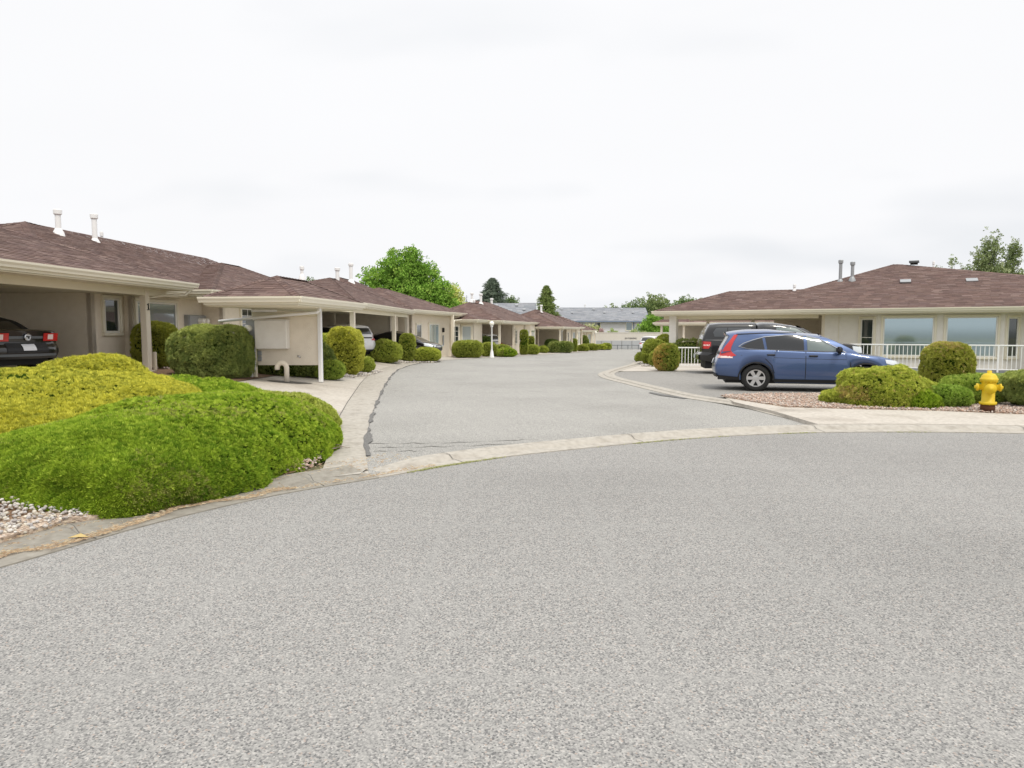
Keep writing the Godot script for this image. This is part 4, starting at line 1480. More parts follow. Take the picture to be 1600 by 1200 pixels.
func shelter() -> void:
	var h := thing("utility_shelter", "small kiosk with hip shingle roof and cream box on its back panel", "shelter", on(-5.43, -17.5, 0.0), deg_to_rad(-8.0))
	var y0 := h.position.y
	var ye := 2.55 - y0
	shelter_roof(h, ye)
	var r := h.basis.inverse()
	var loc := func(x: float, y: float, z: float) -> Vector3: return r * (Vector3(x, y, z) - h.position)
	var st := begin()
	var p: Vector3 = loc.call(-5.58, 0, -19.9)
	bbox(st, Vector3(p.x, (ye - 0.25) * 0.5 + 0.02, p.z), Vector3(0.11, ye - 0.2, 0.11))
	obj("post", st, "white_metal", h)
	var q: Vector3 = loc.call(-7.42, 0, -19.9)
	# back panel between post and meter pole
	st = begin()
	var a: Vector3 = loc.call(-6.52, 1.38, -19.93)
	bbox(st, Vector3.ZERO, Vector3(1.78, 1.42, 0.05))
	var pan := obj("back_panel", st, "stucco", h)
	pan.position = a
	pan.rotation.y = deg_to_rad(8.0)
	st = begin()
	bbox(st, Vector3(-0.4, 0.18, 0.17), Vector3(0.92, 0.82, 0.3), 0.02)
	box(st, Vector3(-0.4, 0.6, 0.18), Vector3(0.97, 0.025, 0.34))
	obj("cream_box", st, "stucco_pale", pan)
	st = begin()
	bbox(st, Vector3(-0.82, -0.52, 0.05), Vector3(0.11, 0.14, 0.06))
	bbox(st, Vector3(-0.82, -0.36, 0.05), Vector3(0.11, 0.14, 0.06))
	obj("socket", st, "grey_box", pan)
	st = begin(true)
	tube(st, [Vector3(0.3, -0.44, 0.02), Vector3(0.3, -0.44, 0.1), Vector3(0.38, -0.47, 0.14)], [0.025], 8)
	obj("tap", st, "chrome", pan)
	# meter, conduits
	st = begin()
	bbox(st, Vector3(-1.02, 0.38, 0.1), Vector3(0.26, 0.62, 0.2), 0.02)
	obj("meter_box", st, "grey_box", pan)
	st = begin(true)
	lathe(st, [[0.001, 0.16], [0.08, 0.15], [0.1, 0.1], [0.1, -0.02]], 18, Vector3(-1.06, 0.36, 0.2), Basis(Vector3.RIGHT, PI * 0.5))
	obj("meter_glass", st, "globe", pan)
	st = begin(true)
	tube(st, [Vector3(-1.06, 0.08, 0.08), Vector3(-1.06, -1.15, 0.08)], [0.045], 10)
	tube(st, [Vector3(-0.94, 0.08, 0.06), Vector3(-0.96, -0.85, 0.06)], [0.022], 8)
	obj("conduit", st, "white_metal", pan)
	st = begin()
	bbox(st, Vector3(-1.0, 0.0, -0.06), Vector3(0.1, 2.3, 0.1))
	bbox(st, Vector3(-0.04, 0.77, -0.02), Vector3(1.95, 0.12, 0.09))
	obj("frame", st, "soffit", pan)
	st = begin()
	bbox(st, Vector3(-0.55, 0.86, 0.35), Vector3(0.7, 0.07, 0.12))
	obj("lamp_fitting", st, "white_metal", pan)
	st = begin(true)
	tube(st, [Vector3(1.14, 1.0, 0.75), Vector3(1.15, 0.86, 0.75), Vector3(1.05, 0.8, 0.74), Vector3(0.8, 0.78, 0.72), Vector3(-1.75, 0.56, 0.6)], [0.04], 10)
	obj("downspout", st, "white_metal", pan)
	# gooseneck vent standing on the slab
	st = begin(true)
	var path := [Vector3(0, 0.0, 0), Vector3(0, 0.42, 0)]
	for k in 9:
		var an := PI * k / 8.0
		path.append(Vector3(-0.13 + 0.13 * cos(an), 0.42 + 0.13 * sin(an), 0))
	path.append(Vector3(-0.26, 0.36, 0))
	tube(st, path, [0.07], 14)
	var g := obj("gooseneck_vent_pipe", st, "post")
	g.position = on(-6.33, -19.15, 0.0)
	tag(g, "short cream gooseneck pipe rising from the slab under the kiosk panel", "vent pipe")
	st = begin()
	for k in 14:
		var an := TAU * k / 14.0
		var an2 := TAU * (k + 1) / 14.0
		tri(st, on(-6.25, -19.1, 0.028), on(-6.25 + 0.62 * cos(an2) * (1.0 + 0.15 * sin(an2 * 3.0)), -19.1 - 0.3 * sin(an2), 0.028), on(-6.25 + 0.62 * cos(an) * (1.0 + 0.15 * sin(an * 3.0)), -19.1 - 0.3 * sin(an), 0.028))
	struct_("slab_stain", st, "joint")

func shelter_roof(h: Node3D, ye: float) -> void:
	# ridge runs back from the camera, so the block is turned a quarter
	var root := roof_block(h, 0.0, 4.6, -2.62, 0.0, ye, Vector2(1.45, -1.31), Vector2(3.15, -1.31), ye + 0.62, BROWN, true)
	root.rotation.y = PI * 0.5

func unit(called: String, label: String, o: Vector3, deg: float, eave: float, lc_: float, lh: float, opt := {}) -> Node3D:
	# one dwelling of the row: carport wing (0..lc_) then house front (lc_..lc_+lh); local x runs along the street
	var h := thing(called, label, "house", o, deg_to_rad(deg), "brown roofed village houses")
	var depth: float = opt.get("depth", 7.0)
	var coarse: float = opt.get("coarse", 1.5)
	var dn := depth * 0.5
	var rise: float = opt.get("rise", 0.42)
	roof_block(h, 0.0, lc_, -depth, 0.0, eave, Vector2(minf(dn, lc_ * 0.45), -dn), Vector2(maxf(lc_ - dn, lc_ * 0.55), -dn), eave + dn * rise, BROWN, false, "trim", "roof_deck", coarse)
	roof_block(h, lc_ - 3.0, lc_ + lh, -10.0, -0.7, eave + 0.08, Vector2(lc_ + 1.2, -5.3), Vector2(lc_ + lh - 4.0, -5.3), eave + 0.08 + 4.6 * 0.42, BROWN, false, "trim", "roof_deck", coarse)
	wall(h, Vector2(0.3, -depth), Vector2(lc_, -depth), -0.3, eave - 0.2)
	wall(h, Vector2(lc_ - 0.2, -depth), Vector2(lc_ - 0.2, -1.5), -0.3, eave - 0.2)
	wall(h, Vector2(lc_ - 0.2, -1.5), Vector2(lc_ + lh - 0.4, -1.5), -0.3, eave - 0.12)
	# projecting bay
	var b0 := lc_ + lh * 0.45
	var b1 := lc_ + lh * 0.8
	wall(h, Vector2(b0, -1.5), Vector2(b0 + 0.5, -0.9), -0.3, eave - 0.13)
	wall(h, Vector2(b0 + 0.5, -0.9), Vector2(b1 - 0.5, -0.9), -0.3, eave - 0.13)
	wall(h, Vector2(b1 - 0.5, -0.9), Vector2(b1, -1.5), -0.3, eave - 0.13)
	window(h, Vector2(b0 + 0.08, -1.41), Vector2(b0 + 0.42, -1.0), 0.6, 2.0, "pane_pale")
	window(h, Vector2(b0 + 0.65, -0.9), Vector2(b1 - 0.65, -0.9), 0.6, 2.0, "pane_blind", Vector2i(2, 1))
	window(h, Vector2(lc_ + 0.5, -1.5), Vector2(lc_ + 1.3, -1.5), 0.8, 2.0, "pane_dark", Vector2i(2, 4))
	for s in opt.get("posts", [0.6, lc_ * 0.5, lc_ - 0.5]):
		post(h, s, -0.35, -0.3, eave - 0.2, 0.16)
	for s in opt.get("back_posts", []):
		post(h, s, -depth + 1.6, -0.3, eave - 0.2, 0.14)
	post(h, lc_ + lh - 0.5, -0.9, -0.3, eave - 0.13, 0.13)
	for f in opt.get("flues", []):
		flue(h, Vector3(f[0], f[1], f[2]), f[3], f[4])
	return h

func carport_row() -> void:
	# carport wing beyond the kiosk
	var h := thing("carport_block", "long open carport beyond the kiosk sheltering a white crossover and a dark sedan", "carport", Vector3(-6.36, 0.25, -26.1), deg_to_rad(86.5))
	roof_block(h, 1.5, 12.9, -7.0, 0.0, 2.6, Vector2(8.9, -3.5), Vector2(9.6, -3.5), 4.12, BROWN, false, "trim", "roof_deck", 1.2)
	roof_block(h, 11.5, 24.0, -11.0, -0.6, 2.65, Vector2(16.5, -5.4), Vector2(19.5, -5.4), 4.75, BROWN, false, "trim", "roof_deck", 1.3)
	for p in [[9.25, -0.3], [12.3, -0.3], [2.0, -0.3]]:
		post(h, p[0], p[1], -0.3, 2.4, 0.19)
	for p in [[9.7, -3.6], [10.6, -5.6]]:
		post(h, p[0], p[1], -0.3, 2.4, 0.16)
	wall(h, Vector2(-1.5, -6.9), Vector2(13.0, -6.9), -0.3, 2.4)
	wall(h, Vector2(13.0, -6.9), Vector2(13.0, -1.4), -0.3, 2.4)
	wall(h, Vector2(13.0, -1.4), Vector2(15.0, -1.4), -0.3, 2.4)
	for s in [3.0, 7.2]:
		var sd := begin()
		bbox(sd, Vector3(s, 0.95, -6.86), Vector3(0.9, 2.0, 0.06))
		obj("door", sd, "rust", h)
	var st := begin()
	box(st, Vector3(5.5, 2.28, -0.3), Vector3(14.0, 0.2, 0.14))
	obj("carport_beam", st, "soffit", h)
	flue(h, Vector3(16.6, 4.5, -4.7), 1.15, 0.11)
	flue(h, Vector3(13.6, 4.1, -4.6), 1.0, 0.11)
	flue(h, Vector3(5.3, 3.9, -3.6), 0.5, 0.07)
	# house front with windows after it
	h = thing("house", "beige house with three front windows beside the dark sedan, second house along the left", "house", Vector3(-5.77, 0.0, -40.0), deg_to_rad(75.0), "brown roofed village houses")
	roof_block(h, 0.0, 9.4, -9.0, 0.0, 2.95, Vector2(4.2, -4.2), Vector2(5.2, -4.2), 4.5, BROWN, false, "trim", "roof_deck", 1.4)
	roof_block(h, 6.5, 12.5, -8.0, -0.9, 2.72, Vector2(9.0, -4.0), Vector2(9.6, -4.0), 3.9, BROWN, false, "trim", "roof_deck", 1.4)
	wall(h, Vector2(1.5, -6.0), Vector2(1.5, -0.75), -0.3, 2.7)
	wall(h, Vector2(1.5, -0.75), Vector2(8.3, -0.75), -0.3, 2.7)
	wall(h, Vector2(8.2, -0.75), Vector2(8.75, -0.2), -0.3, 2.7)
	wall(h, Vector2(8.75, -0.2), Vector2(10.6, -0.2), -0.3, 2.6)
	wall(h, Vector2(8.9, -0.2), Vector2(8.9, 0.75), -0.3, 2.5)
	wall(h, Vector2(8.9, 0.75), Vector2(11.0, 0.75), -0.3, 2.5)
	roof_block(h, 8.4, 11.8, -2.0, 1.2, 2.5, Vector2(10.0, -0.6), Vector2(10.2, -0.6), 3.1, BROWN, false, "trim", "roof_deck", 1.4)
	window(h, Vector2(2.2, -0.75), Vector2(3.0, -0.75), 0.4, 2.1, "pane_dark")
	window(h, Vector2(4.3, -0.75), Vector2(6.0, -0.75), 0.6, 2.15, "pane_teal", Vector2i(3, 1))
	window(h, Vector2(8.27, -0.66), Vector2(8.68, -0.25), 0.55, 2.05, "pane_dark", Vector2i(2, 4))
	window(h, Vector2(8.9, -0.08), Vector2(8.9, 0.63), 0.6, 2.05, "pane_pale")
	var wl := begin()
	bbox(wl, Vector3(6.75, 1.75, -0.68), Vector3(0.16, 0.3, 0.14), 0.02)
	obj("wall_lantern", wl, "dark", h)
	wl = begin()
	bbox(wl, Vector3(6.8, 1.05, -0.7), Vector3(0.14, 0.7, 0.06), 0.02)
	obj("wall_plaque", wl, "grey_box", h)
	post(h, 6.7, 0.0, -0.3, 2.75, 0.17)
	down_pipe(h, [Vector3(9.3, 2.7, 0.05), Vector3(9.0, 2.5, 0.1), Vector3(6.95, 2.4, 0.05), Vector3(6.86, 2.2, 0.05), Vector3(6.86, 0.0, 0.05)], 0.04)
	unit("house", "village house behind the nearest globe lamp with a white hatchback under its carport", Vector3(-0.7, -0.22, -50.0), 77.0, 2.68, 10.2, 9.0, {"posts": [0.5, 5.1, 9.6], "flues": [[8.2, 4.5, -4.7, 0.7, 0.1], [9.6, 4.3, -4.3, 0.9, 0.11], [6.4, 4.0, -4.0, 0.5, 0.08], [16.0, 4.3, -5.0, 0.8, 0.11]]})
	unit("house", "village house behind the second globe lamp, its carport half hidden by a long hedge", Vector3(4.9, -0.43, -66.0), 75.0, 2.55, 10.0, 7.5, {"coarse": 2.0, "posts": [0.4, 4.0, 7.0, 9.6], "flues": [[11.0, 4.2, -4.6, 0.9, 0.12]]})
	unit("house", "farthest village house on the left, next to the end wall of the street", Vector3(8.3, -0.7, -83.0), 73.0, 2.5, 9.5, 6.0, {"coarse": 2.5, "posts": [0.5, 3.0, 6.0, 9.0]})

func right_house() -> void:
	var h := thing("house", "corner house on the right, wide hip roof, two big windows behind a railing", "house", Vector3(7.3, 0.05, -35.3), deg_to_rad(-28.0), "brown roofed village houses")
	roof_block(h, 0.0, 9.0, -8.0, 0.0, 2.64, Vector2(3.0, -4.0), Vector2(7.0, -4.0), 3.76, BROWN, false, "trim", "roof_deck", 1.1)
	roof_block(h, 3.7, 24.0, -16.0, -0.012, 2.636, Vector2(10.8, -7.5), Vector2(11.1, -7.6), 5.15, BROWN, false, "trim", "roof_deck", 1.1)
	flue(h, Vector3(8.4, 4.15, -4.6), 1.12, 0.08, "grey_box")
	flue(h, Vector3(8.95, 4.25, -4.6), 0.9, 0.08, "grey_box")
	flue(h, Vector3(6.3, 3.7, -3.8), 0.35, 0.05)
	flue(h, Vector3(12.6, 4.75, -6.8), 0.45, 0.04)
	low_vent(h, Vector3(11.3, 3.94, -4.0), 0.34)
	low_vent(h, Vector3(14.0, 3.9, -4.0), 0.34)
	low_vent(h, Vector3(11.75, 5.12, -7.2), 0.3, "dark")
	post(h, 0.82, -0.85, -0.1, 2.42, 0.36, "stucco_pale", 0.5)
	post(h, 3.9, -6.4, -0.1, 2.42, 0.16)
	post(h, 1.2, -7.2, -0.1, 2.42, 0.16)
	wall(h, Vector2(4.9, -7.4), Vector2(8.0, -7.4), -0.1, 2.42)
	wall(h, Vector2(7.8, -7.4), Vector2(7.8, -1.4), -0.1, 2.42)
	wall(h, Vector2(7.8, -1.4), Vector2(9.5, -1.4), -0.1, 2.42, "stucco_pale")
	wall(h, Vector2(9.35, -1.4), Vector2(10.2, -0.8), -0.1, 2.42, "stucco_pale")
	wall(h, Vector2(10.2, -0.8), Vector2(14.9, -0.8), -0.1, 2.42, "stucco_pale")
	wall(h, Vector2(14.9, -0.8), Vector2(15.6, -1.4), -0.1, 2.42, "stucco_pale")
	wall(h, Vector2(15.5, -1.4), Vector2(23.0, -1.4), -0.1, 2.42, "stucco_pale")
	window(h, Vector2(9.5, -1.294), Vector2(10.04, -0.913), 0.45, 2.2, "pane_dark", Vector2i(1, 2))
	window(h, Vector2(10.4, -0.8), Vector2(12.38, -0.8), 0.5, 2.24, "pane_teal")
	window(h, Vector2(12.82, -0.8), Vector2(14.68, -0.8), 0.5, 2.24, "pane_teal")
	window(h, Vector2(15.02, -0.903), Vector2(15.44, -1.263), 0.5, 2.2, "pane_dark")
	var st := begin()
	box(st, Vector3(4.0, 2.32, -0.85), Vector3(7.4, 0.18, 0.14))
	box(st, Vector3(4.0, 2.32, -6.4), Vector3(7.4, 0.18, 0.12))
	obj("carport_beam", st, "soffit", h)
	st = begin()
	for x in [8.55]:
		box(st, Vector3(x, 1.2, -1.385), Vector3(0.02, 2.3, 0.04))
	obj("wall_joint", st, "trim", h)
	# white picket railing in front of the bay
	railing("railing", "long white picket railing in front of the bay windows", h.transform * Vector3(8.6, 0.0, 2.35), h.transform * Vector3(20.0, 0.0, 2.55), 1.06, 0.145)
	railing("railing", "short white picket railing beside the column, left of the pickup", Vector3(7.35, 0.0, -31.0), Vector3(9.4, 0.0, -31.0), 0.92, 0.145)
	# a retaining edge under the railing
	st = begin()
	var a := h.transform * Vector3(8.6, 0.0, 2.2)
	var b := h.transform * Vector3(20.0, 0.0, 2.4)
	box(st, Vector3.ZERO, Vector3(a.distance_to(b), 0.16, 0.2))
	var e := obj("retaining_edge", st, "grey_box")
	e.position = (a + b) * 0.5 + Vector3(0, 0.02, 0)
	e.rotation.y = deg_to_rad(-28.0)
	tag(e, "low grey edging under the long white railing", "edging")
	unit("house", "village house seen through the open carport on the right, beyond its column", Vector3(11.0, -0.25, -53.0), -24.0, 2.6, 9.0, 8.0, {"coarse": 2.0, "posts": [0.5, 2.2, 4.0, 8.0]})

func railing(called: String, label: String, a: Vector3, b: Vector3, high: float, gap: float) -> void:
	var d := b - a
	var l := d.length()
	var root := thing(called, label, "railing", a, atan2(-d.z, d.x), "white picket railings")
	var st := begin()
	bbox(st, Vector3(l * 0.5, high, 0), Vector3(l, 0.05, 0.06), 0.01)
	obj("top_rail", st, "white_metal", root)
	st = begin()
	bbox(st, Vector3(l * 0.5, 0.13, 0), Vector3(l, 0.04, 0.04), 0.008)
	obj("bottom_rail", st, "white_metal", root)
	var n := int(l / gap)
	var bar: MeshInstance3D
	for k in n:
		var x := gap * (k + 0.5)
		if k % 13 == 0:
			st = begin()
			bbox(st, Vector3(x, high * 0.5, 0), Vector3(0.06, high - 0.03, 0.06), 0.008)
			obj("post", st, "white_metal", root)
			continue
		if bar == null:
			st = begin()
			box(st, Vector3(0, (high - 0.02 + 0.15) * 0.5, 0), Vector3(0.024, high - 0.02 - 0.15, 0.018))
			bar = obj("picket", st, "white_metal", root)
			bar.position.x = x
		else:
			var c := bar.duplicate()
			c.name = "picket"
			root.add_child(c, true)
			c.position.x = x

func far_end() -> void:
	# end wall of the street
	var h := thing("end_wall", "long pale wall closing the far end of the street above grey panels", "wall", Vector3(22.0, -1.1, -101.6))
	var st := begin()
	bbox(st, Vector3(0, 1.28, 0), Vector3(60.0, 2.56, 0.3), 0.03)
	obj("upper_wall", st, "stone_wall", h)
	st = begin()
	bbox(st, Vector3(0, 2.6, 0), Vector3(60.0, 0.08, 0.42), 0.03)
	obj("coping", st, "stone_wall", h)
	for k in 28:
		st = begin()
		bbox(st, Vector3(-20.0 + 1.5 * k, 0.72, 0.25), Vector3(1.44, 1.4, 0.14), 0.03)
		obj("panel", st, "panel_grey", h)
	var t := TextMesh.new()
	t.text = "NO PARKING"
	t.font_size = 16
	t.pixel_size = 0.0175
	t.depth = 0.03
	var ft := SystemFont.new()
	ft.font_names = PackedStringArray(["Droid Sans"])
	ft.font_weight = 700
	t.font = ft
	t.material = M["letter_grey"]
	var w := MeshInstance3D.new()
	w.name = "lettering"
	w.mesh = t
	h.add_child(w)
	w.position = Vector3(-4.4, 1.75, 0.17)
	var g := thing("guard_rail", "low grey pipe rail in front of the end wall", "guard rail", Vector3(22.0, -1.1, -98.5))
	st = begin(true)
	tube(st, [Vector3(-16, 0.78, 0), Vector3(10, 0.78, 0)], [0.045], 8)
	obj("rail", st, "rail_grey", g)
	for k in 18:
		st = begin()
		bbox(st, Vector3(-15.8 + 1.5 * k, 0.4, 0), Vector3(0.09, 0.9, 0.09))
		obj("post", st, "rail_grey", g)
	# two-storey house beyond the wall
	h = thing("house", "pale two storey house with blue grey gable roof behind the end wall", "house", Vector3(6.4, -2.6, -136.0), 0.0, "grey roofed houses beyond the village")
	grey_house(h, 20.4, 9.0, 6.35, 9.1, 3.6)
	h = thing("house", "house with pale grey roof showing over the brown roofs, left of the cone shaped tree", "house", Vector3(-8.0, -2.0, -104.0), 0.0, "grey roofed houses beyond the village")
	grey_house(h, 11.2, 8.0, 5.3, 8.1, 3.0)

func grey_house(h: Node3D, l: float, d: float, ye: float, yr: float, hip: float) -> void:
	# local x along the front, front face at z = 0; gable at the right, hipped at the left
	wall(h, Vector2(0.6, 0.0), Vector2(l - 0.1, 0.0), 0.0, ye - 0.05, "stucco_white")
	wall(h, Vector2(l - 0.1, 0.0), Vector2(l - 0.1, -d), 0.0, ye - 0.05, "stucco_white")
	wall(h, Vector2(0.6, -d), Vector2(0.6, 0.0), 0.0, ye - 0.05, "stucco_white")
	var root := Node3D.new()
	root.name = "roof"
	h.add_child(root)
	var fl := Vector3(-0.6, ye, 0.7)
	var fr := Vector3(l + 0.5, ye, 0.7)
	var br := Vector3(l + 0.5, ye, -d - 0.7)
	var bl := Vector3(-0.6, ye, -d - 0.7)
	var ra := Vector3(hip, yr, -d * 0.5)
	var rb := Vector3(l + 0.5, yr, -d * 0.5)
	var st := begin()
	quad(st, fl, fr, rb, ra)
	quad(st, br, bl, ra, rb)
	tri(st, bl, fl, ra)
	obj("deck", st, "grey_deck", root)
	st = begin()
	shingle_patch(st, fl, fr, rb, ra, SLATE, 0.4, 1.0)
	shingle_patch(st, bl, fl, ra, ra, SLATE, 0.4, 1.0)
	shingle_patch(st, br, bl, ra, rb, SLATE, 0.4, 1.0)
	obj("shingle_courses", st, "shingle", root).set_meta("kind", "stuff")
	st = begin()
	box(st, Vector3(l * 0.5, ye - 0.14, 0.72), Vector3(l + 1.2, 0.24, 0.06))
	var rake := rb - fr
	for e in [[fr, rb], [br, rb]]:
		var a: Vector3 = e[0]
		var b: Vector3 = e[1]
		var dn := Vector3(0, -0.26, 0)
		quad(st, a + dn, b + dn, b + Vector3(0.03, 0.04, 0), a + Vector3(0.03, 0.04, 0))
	obj("fascia", st, "house_blue_trim", root)
	st = begin()   # gable triangle
	tri(st, Vector3(l - 0.08, ye - 0.06, 0.0), Vector3(l - 0.08, ye - 0.06, -d), Vector3(l - 0.08, yr - 0.25, -d * 0.5))
	obj("gable", st, "stucco_white", h)
	for x in [0.18, 0.5, 0.78]:
		low_vent(root, Vector3(l * x, lerpf(ye, yr, 0.85), -d * 0.4), 0.5, "grey_box")
		low_vent(root, Vector3(l * (x + 0.1), lerpf(ye, yr, 0.6), -d * 0.25), 0.5, "grey_box")
	flue(h, Vector3(l * 0.42, yr - 0.3, -d * 0.55), 1.0, 0.12)
	window(h, Vector2(l * 0.13, 0.0), Vector2(l * 0.17, 0.0), ye - 1.6, ye - 0.35, "pane_pale")
	window(h, Vector2(l * 0.18, 0.0), Vector2(l * 0.25, 0.0), ye - 1.8, ye - 0.3, "pane_dark", Vector2i(2, 1))
	window(h, Vector2(l * 0.475, 0.0), Vector2(l * 0.5, 0.0), ye - 1.8, ye - 0.3, "pane_blind")
	window(h, Vector2(l * 0.505, 0.0), Vector2(l * 0.545, 0.0), ye - 2.2, ye - 0.3, "pane_dark")
	window(h, Vector2(l * 0.795, 0.0), Vector2(l * 0.855, 0.0), ye - 1.9, ye - 0.3, "pane_blind")
	st = begin()
	bbox(st, Vector3(l * 0.87, ye - 1.9, 0.03), Vector3(0.2, 3.4, 0.06))
	bbox(st, Vector3(l * 0.16, ye - 0.35, 0.03), Vector3(0.16, 1.0, 0.06))
	obj("trim_board", st, "house_blue_trim", h)

# ---------------------------------------------------------------- planting
func trees() -> void:
	var green := [lc(0.02, 0.075, 0.004), lc(0.06, 0.175, 0.007), lc(0.11, 0.25, 0.012)]
	var dark := [lc(0.013, 0.03, 0.008), lc(0.042, 0.075, 0.015), lc(0.07, 0.11, 0.025)]
	var olive := [lc(0.025, 0.045, 0.009), lc(0.065, 0.1, 0.016), lc(0.1, 0.135, 0.03)]
	var yel := [lc(0.2, 0.26, 0.02), lc(0.36, 0.42, 0.035), lc(0.45, 0.5, 0.08)]
	var spr := [lc(0.01, 0.018, 0.011), lc(0.028, 0.042, 0.024), lc(0.045, 0.06, 0.035)]
	var grp := "trees beyond the houses"
	broad_tree("maple_tree", "big bright green round headed tree rising over the carport roofs", "tree", grp, Vector3(-11.4, -0.5, -75.0), 11.3, 0.3,
		[[Vector3(-0.6, 8.6, 0), Vector3(2.6, 2.3, 2.4)], [Vector3(-3.0, 7.2, 0.6), Vector3(1.9, 2.0, 2.0)], [Vector3(1.6, 7.9, -0.5), Vector3(2.0, 2.0, 2.0)], [Vector3(3.3, 6.2, 0.5), Vector3(1.8, 1.9, 1.9)], [Vector3(0.2, 6.0, 1.2), Vector3(3.0, 2.0, 2.0)], [Vector3(-3.4, 5.2, 0.2), Vector3(2.0, 1.7, 2.0)], [Vector3(2.4, 4.4, 0.8), Vector3(2.6, 1.7, 2.0)], [Vector3(-0.8, 4.2, 1.0), Vector3(3.0, 1.6, 2.0)], [Vector3(0.4, 10.2, 0), Vector3(1.3, 1.2, 1.3)], [Vector3(4.7, 4.6, 0), Vector3(1.0, 1.5, 1.2)]],
		6000, 0.5, green)
	broad_tree("golden_tree", "yellow green tree at the right shoulder of the big green tree", "tree", grp, Vector3(-7.4, -0.7, -86.0), 8.2, 0.16,
		[[Vector3(0, 6.6, 0), Vector3(1.2, 1.5, 1.2)], [Vector3(0.4, 5.0, 0.3), Vector3(1.7, 1.5, 1.5)], [Vector3(1.2, 3.8, 0), Vector3(1.6, 1.2, 1.4)], [Vector3(-0.9, 4.2, 0.3), Vector3(1.3, 1.5, 1.3)], [Vector3(2.6, 3.6, -1), Vector3(1.2, 1.2, 1.2)]], 1700, 0.5, yel)
	conifer("spruce_tree", "dark blue green spruce behind the second grey roof", "tree", grp, Vector3(-3.2, -1.1, -112.0), 11.4, 4.8, 6500, 0.9, spr, 0.6)
	conifer("spruce_tree", "thin young spruce top just left of the dark spruce", "tree", grp, Vector3(-7.4, -1.1, -112.0), 8.6, 1.0, 120, 0.6, spr, 0.9)
	broad_tree("leafy_tree", "dark leafy tree leaning right from behind the dark spruce", "tree", grp, Vector3(0.2, -1.1, -116.0), 8.6, 0.2, [[Vector3(-0.4, 7.0, 0), Vector3(1.5, 1.7, 1.5)], [Vector3(1.2, 5.9, 0), Vector3(1.6, 1.3, 1.5)], [Vector3(2.6, 4.7, 0), Vector3(1.4, 1.1, 1.3)], [Vector3(0.4, 4.6, 0), Vector3(2.2, 1.6, 1.6)]], 1300, 0.6, dark)
	conifer("cypress_tree", "broad cone shaped evergreen beside the grey gable house", "tree", grp, Vector3(5.9, -1.1, -118.0), 10.6, 3.6, 5600, 0.8, [lc(0.02, 0.04, 0.006), lc(0.06, 0.095, 0.012), lc(0.09, 0.125, 0.02)], 0.68)
	var k := 0
	for t in [[22.0, -150.0, 9.0, 3.6], [26.5, -146.0, 10.2, 4.2], [31.0, -148.0, 11.8, 4.6], [36.0, -142.0, 10.8, 4.2], [41.5, -146.0, 10.6, 4.6]]:
		var names := ["leftmost low dark tree behind the grey gable house", "dark tree at the gable end of the pale house", "tallest dark tree of the clump right of the grey house", "dark tree of the clump just above the corner of the right roof", "rightmost dark tree of the clump, behind the right roof"]
		var r: float = t[3] * 1.25
		broad_tree("leafy_tree", names[k], "tree", grp, Vector3(t[0], -1.5, t[1]), t[2], 0.25, [[Vector3(0, t[2] - r * 0.65, 0), Vector3(r * 0.62, r * 0.55, r * 0.6)], [Vector3(-r * 0.5, t[2] - r * 1.15, 0), Vector3(r * 0.6, r * 0.6, r * 0.6)], [Vector3(r * 0.5, t[2] - r * 1.05, 0.3), Vector3(r * 0.6, r * 0.62, r * 0.6)], [Vector3(0, t[2] - r * 1.6, 0.6), Vector3(r * 0.95, r * 0.7, r * 0.7)], [Vector3(0.3, t[2] - r * 2.2, 0.4), Vector3(r * 0.9, r * 0.7, r * 0.7)]], 5200, 0.75, dark if k % 2 else olive)
		k += 1
	broad_tree("bushy_tree", "bright green bushy tree beyond the end wall, left of the stucco column", "tree", grp, Vector3(22.2, -1.2, -108.0), 5.8, 0.12, [[Vector3(0, 4.4, 0), Vector3(1.4, 1.2, 1.3)], [Vector3(-1.0, 3.2, 0), Vector3(1.4, 1.3, 1.3)], [Vector3(1.2, 3.0, 0), Vector3(1.5, 1.3, 1.3)], [Vector3(3.2, 2.6, 0), Vector3(1.3, 0.9, 1.2)], [Vector3(0.4, 2.2, 0.4), Vector3(2.2, 1.2, 1.3)]], 1500, 0.5, green)
	var poplar := [lc(0.03, 0.05, 0.012), lc(0.085, 0.125, 0.03), lc(0.15, 0.19, 0.06)]
	broad_tree("poplar_tree", "tall airy poplar above the right end of the roof", "tree", grp, Vector3(41.6, 0.0, -60.0), 10.6, 0.14, [[Vector3(0, 8.4, 0), Vector3(0.75, 1.9, 0.8)], [Vector3(-0.7, 7.2, 0), Vector3(0.8, 1.8, 0.8)], [Vector3(0.3, 6.2, 0), Vector3(1.1, 1.5, 0.9)], [Vector3(-1.7, 6.2, 0), Vector3(0.45, 1.2, 0.5)], [Vector3(-0.4, 4.8, 0), Vector3(1.3, 1.2, 1.0)]], 1500, 0.34, poplar, 0.9)
	broad_tree("poplar_tree", "second airy poplar at the right edge, narrower and sparser than its neighbour", "tree", grp, Vector3(44.2, 0.0, -61.0), 10.2, 0.12, [[Vector3(0.1, 8.3, 0), Vector3(0.6, 1.6, 0.7)], [Vector3(-0.5, 6.9, 0), Vector3(0.6, 1.2, 0.7)], [Vector3(0.4, 6.3, 0), Vector3(0.8, 0.9, 0.8)], [Vector3(1.0, 5.6, 0), Vector3(0.6, 1.0, 0.7)]], 650, 0.34, poplar, 0.9)
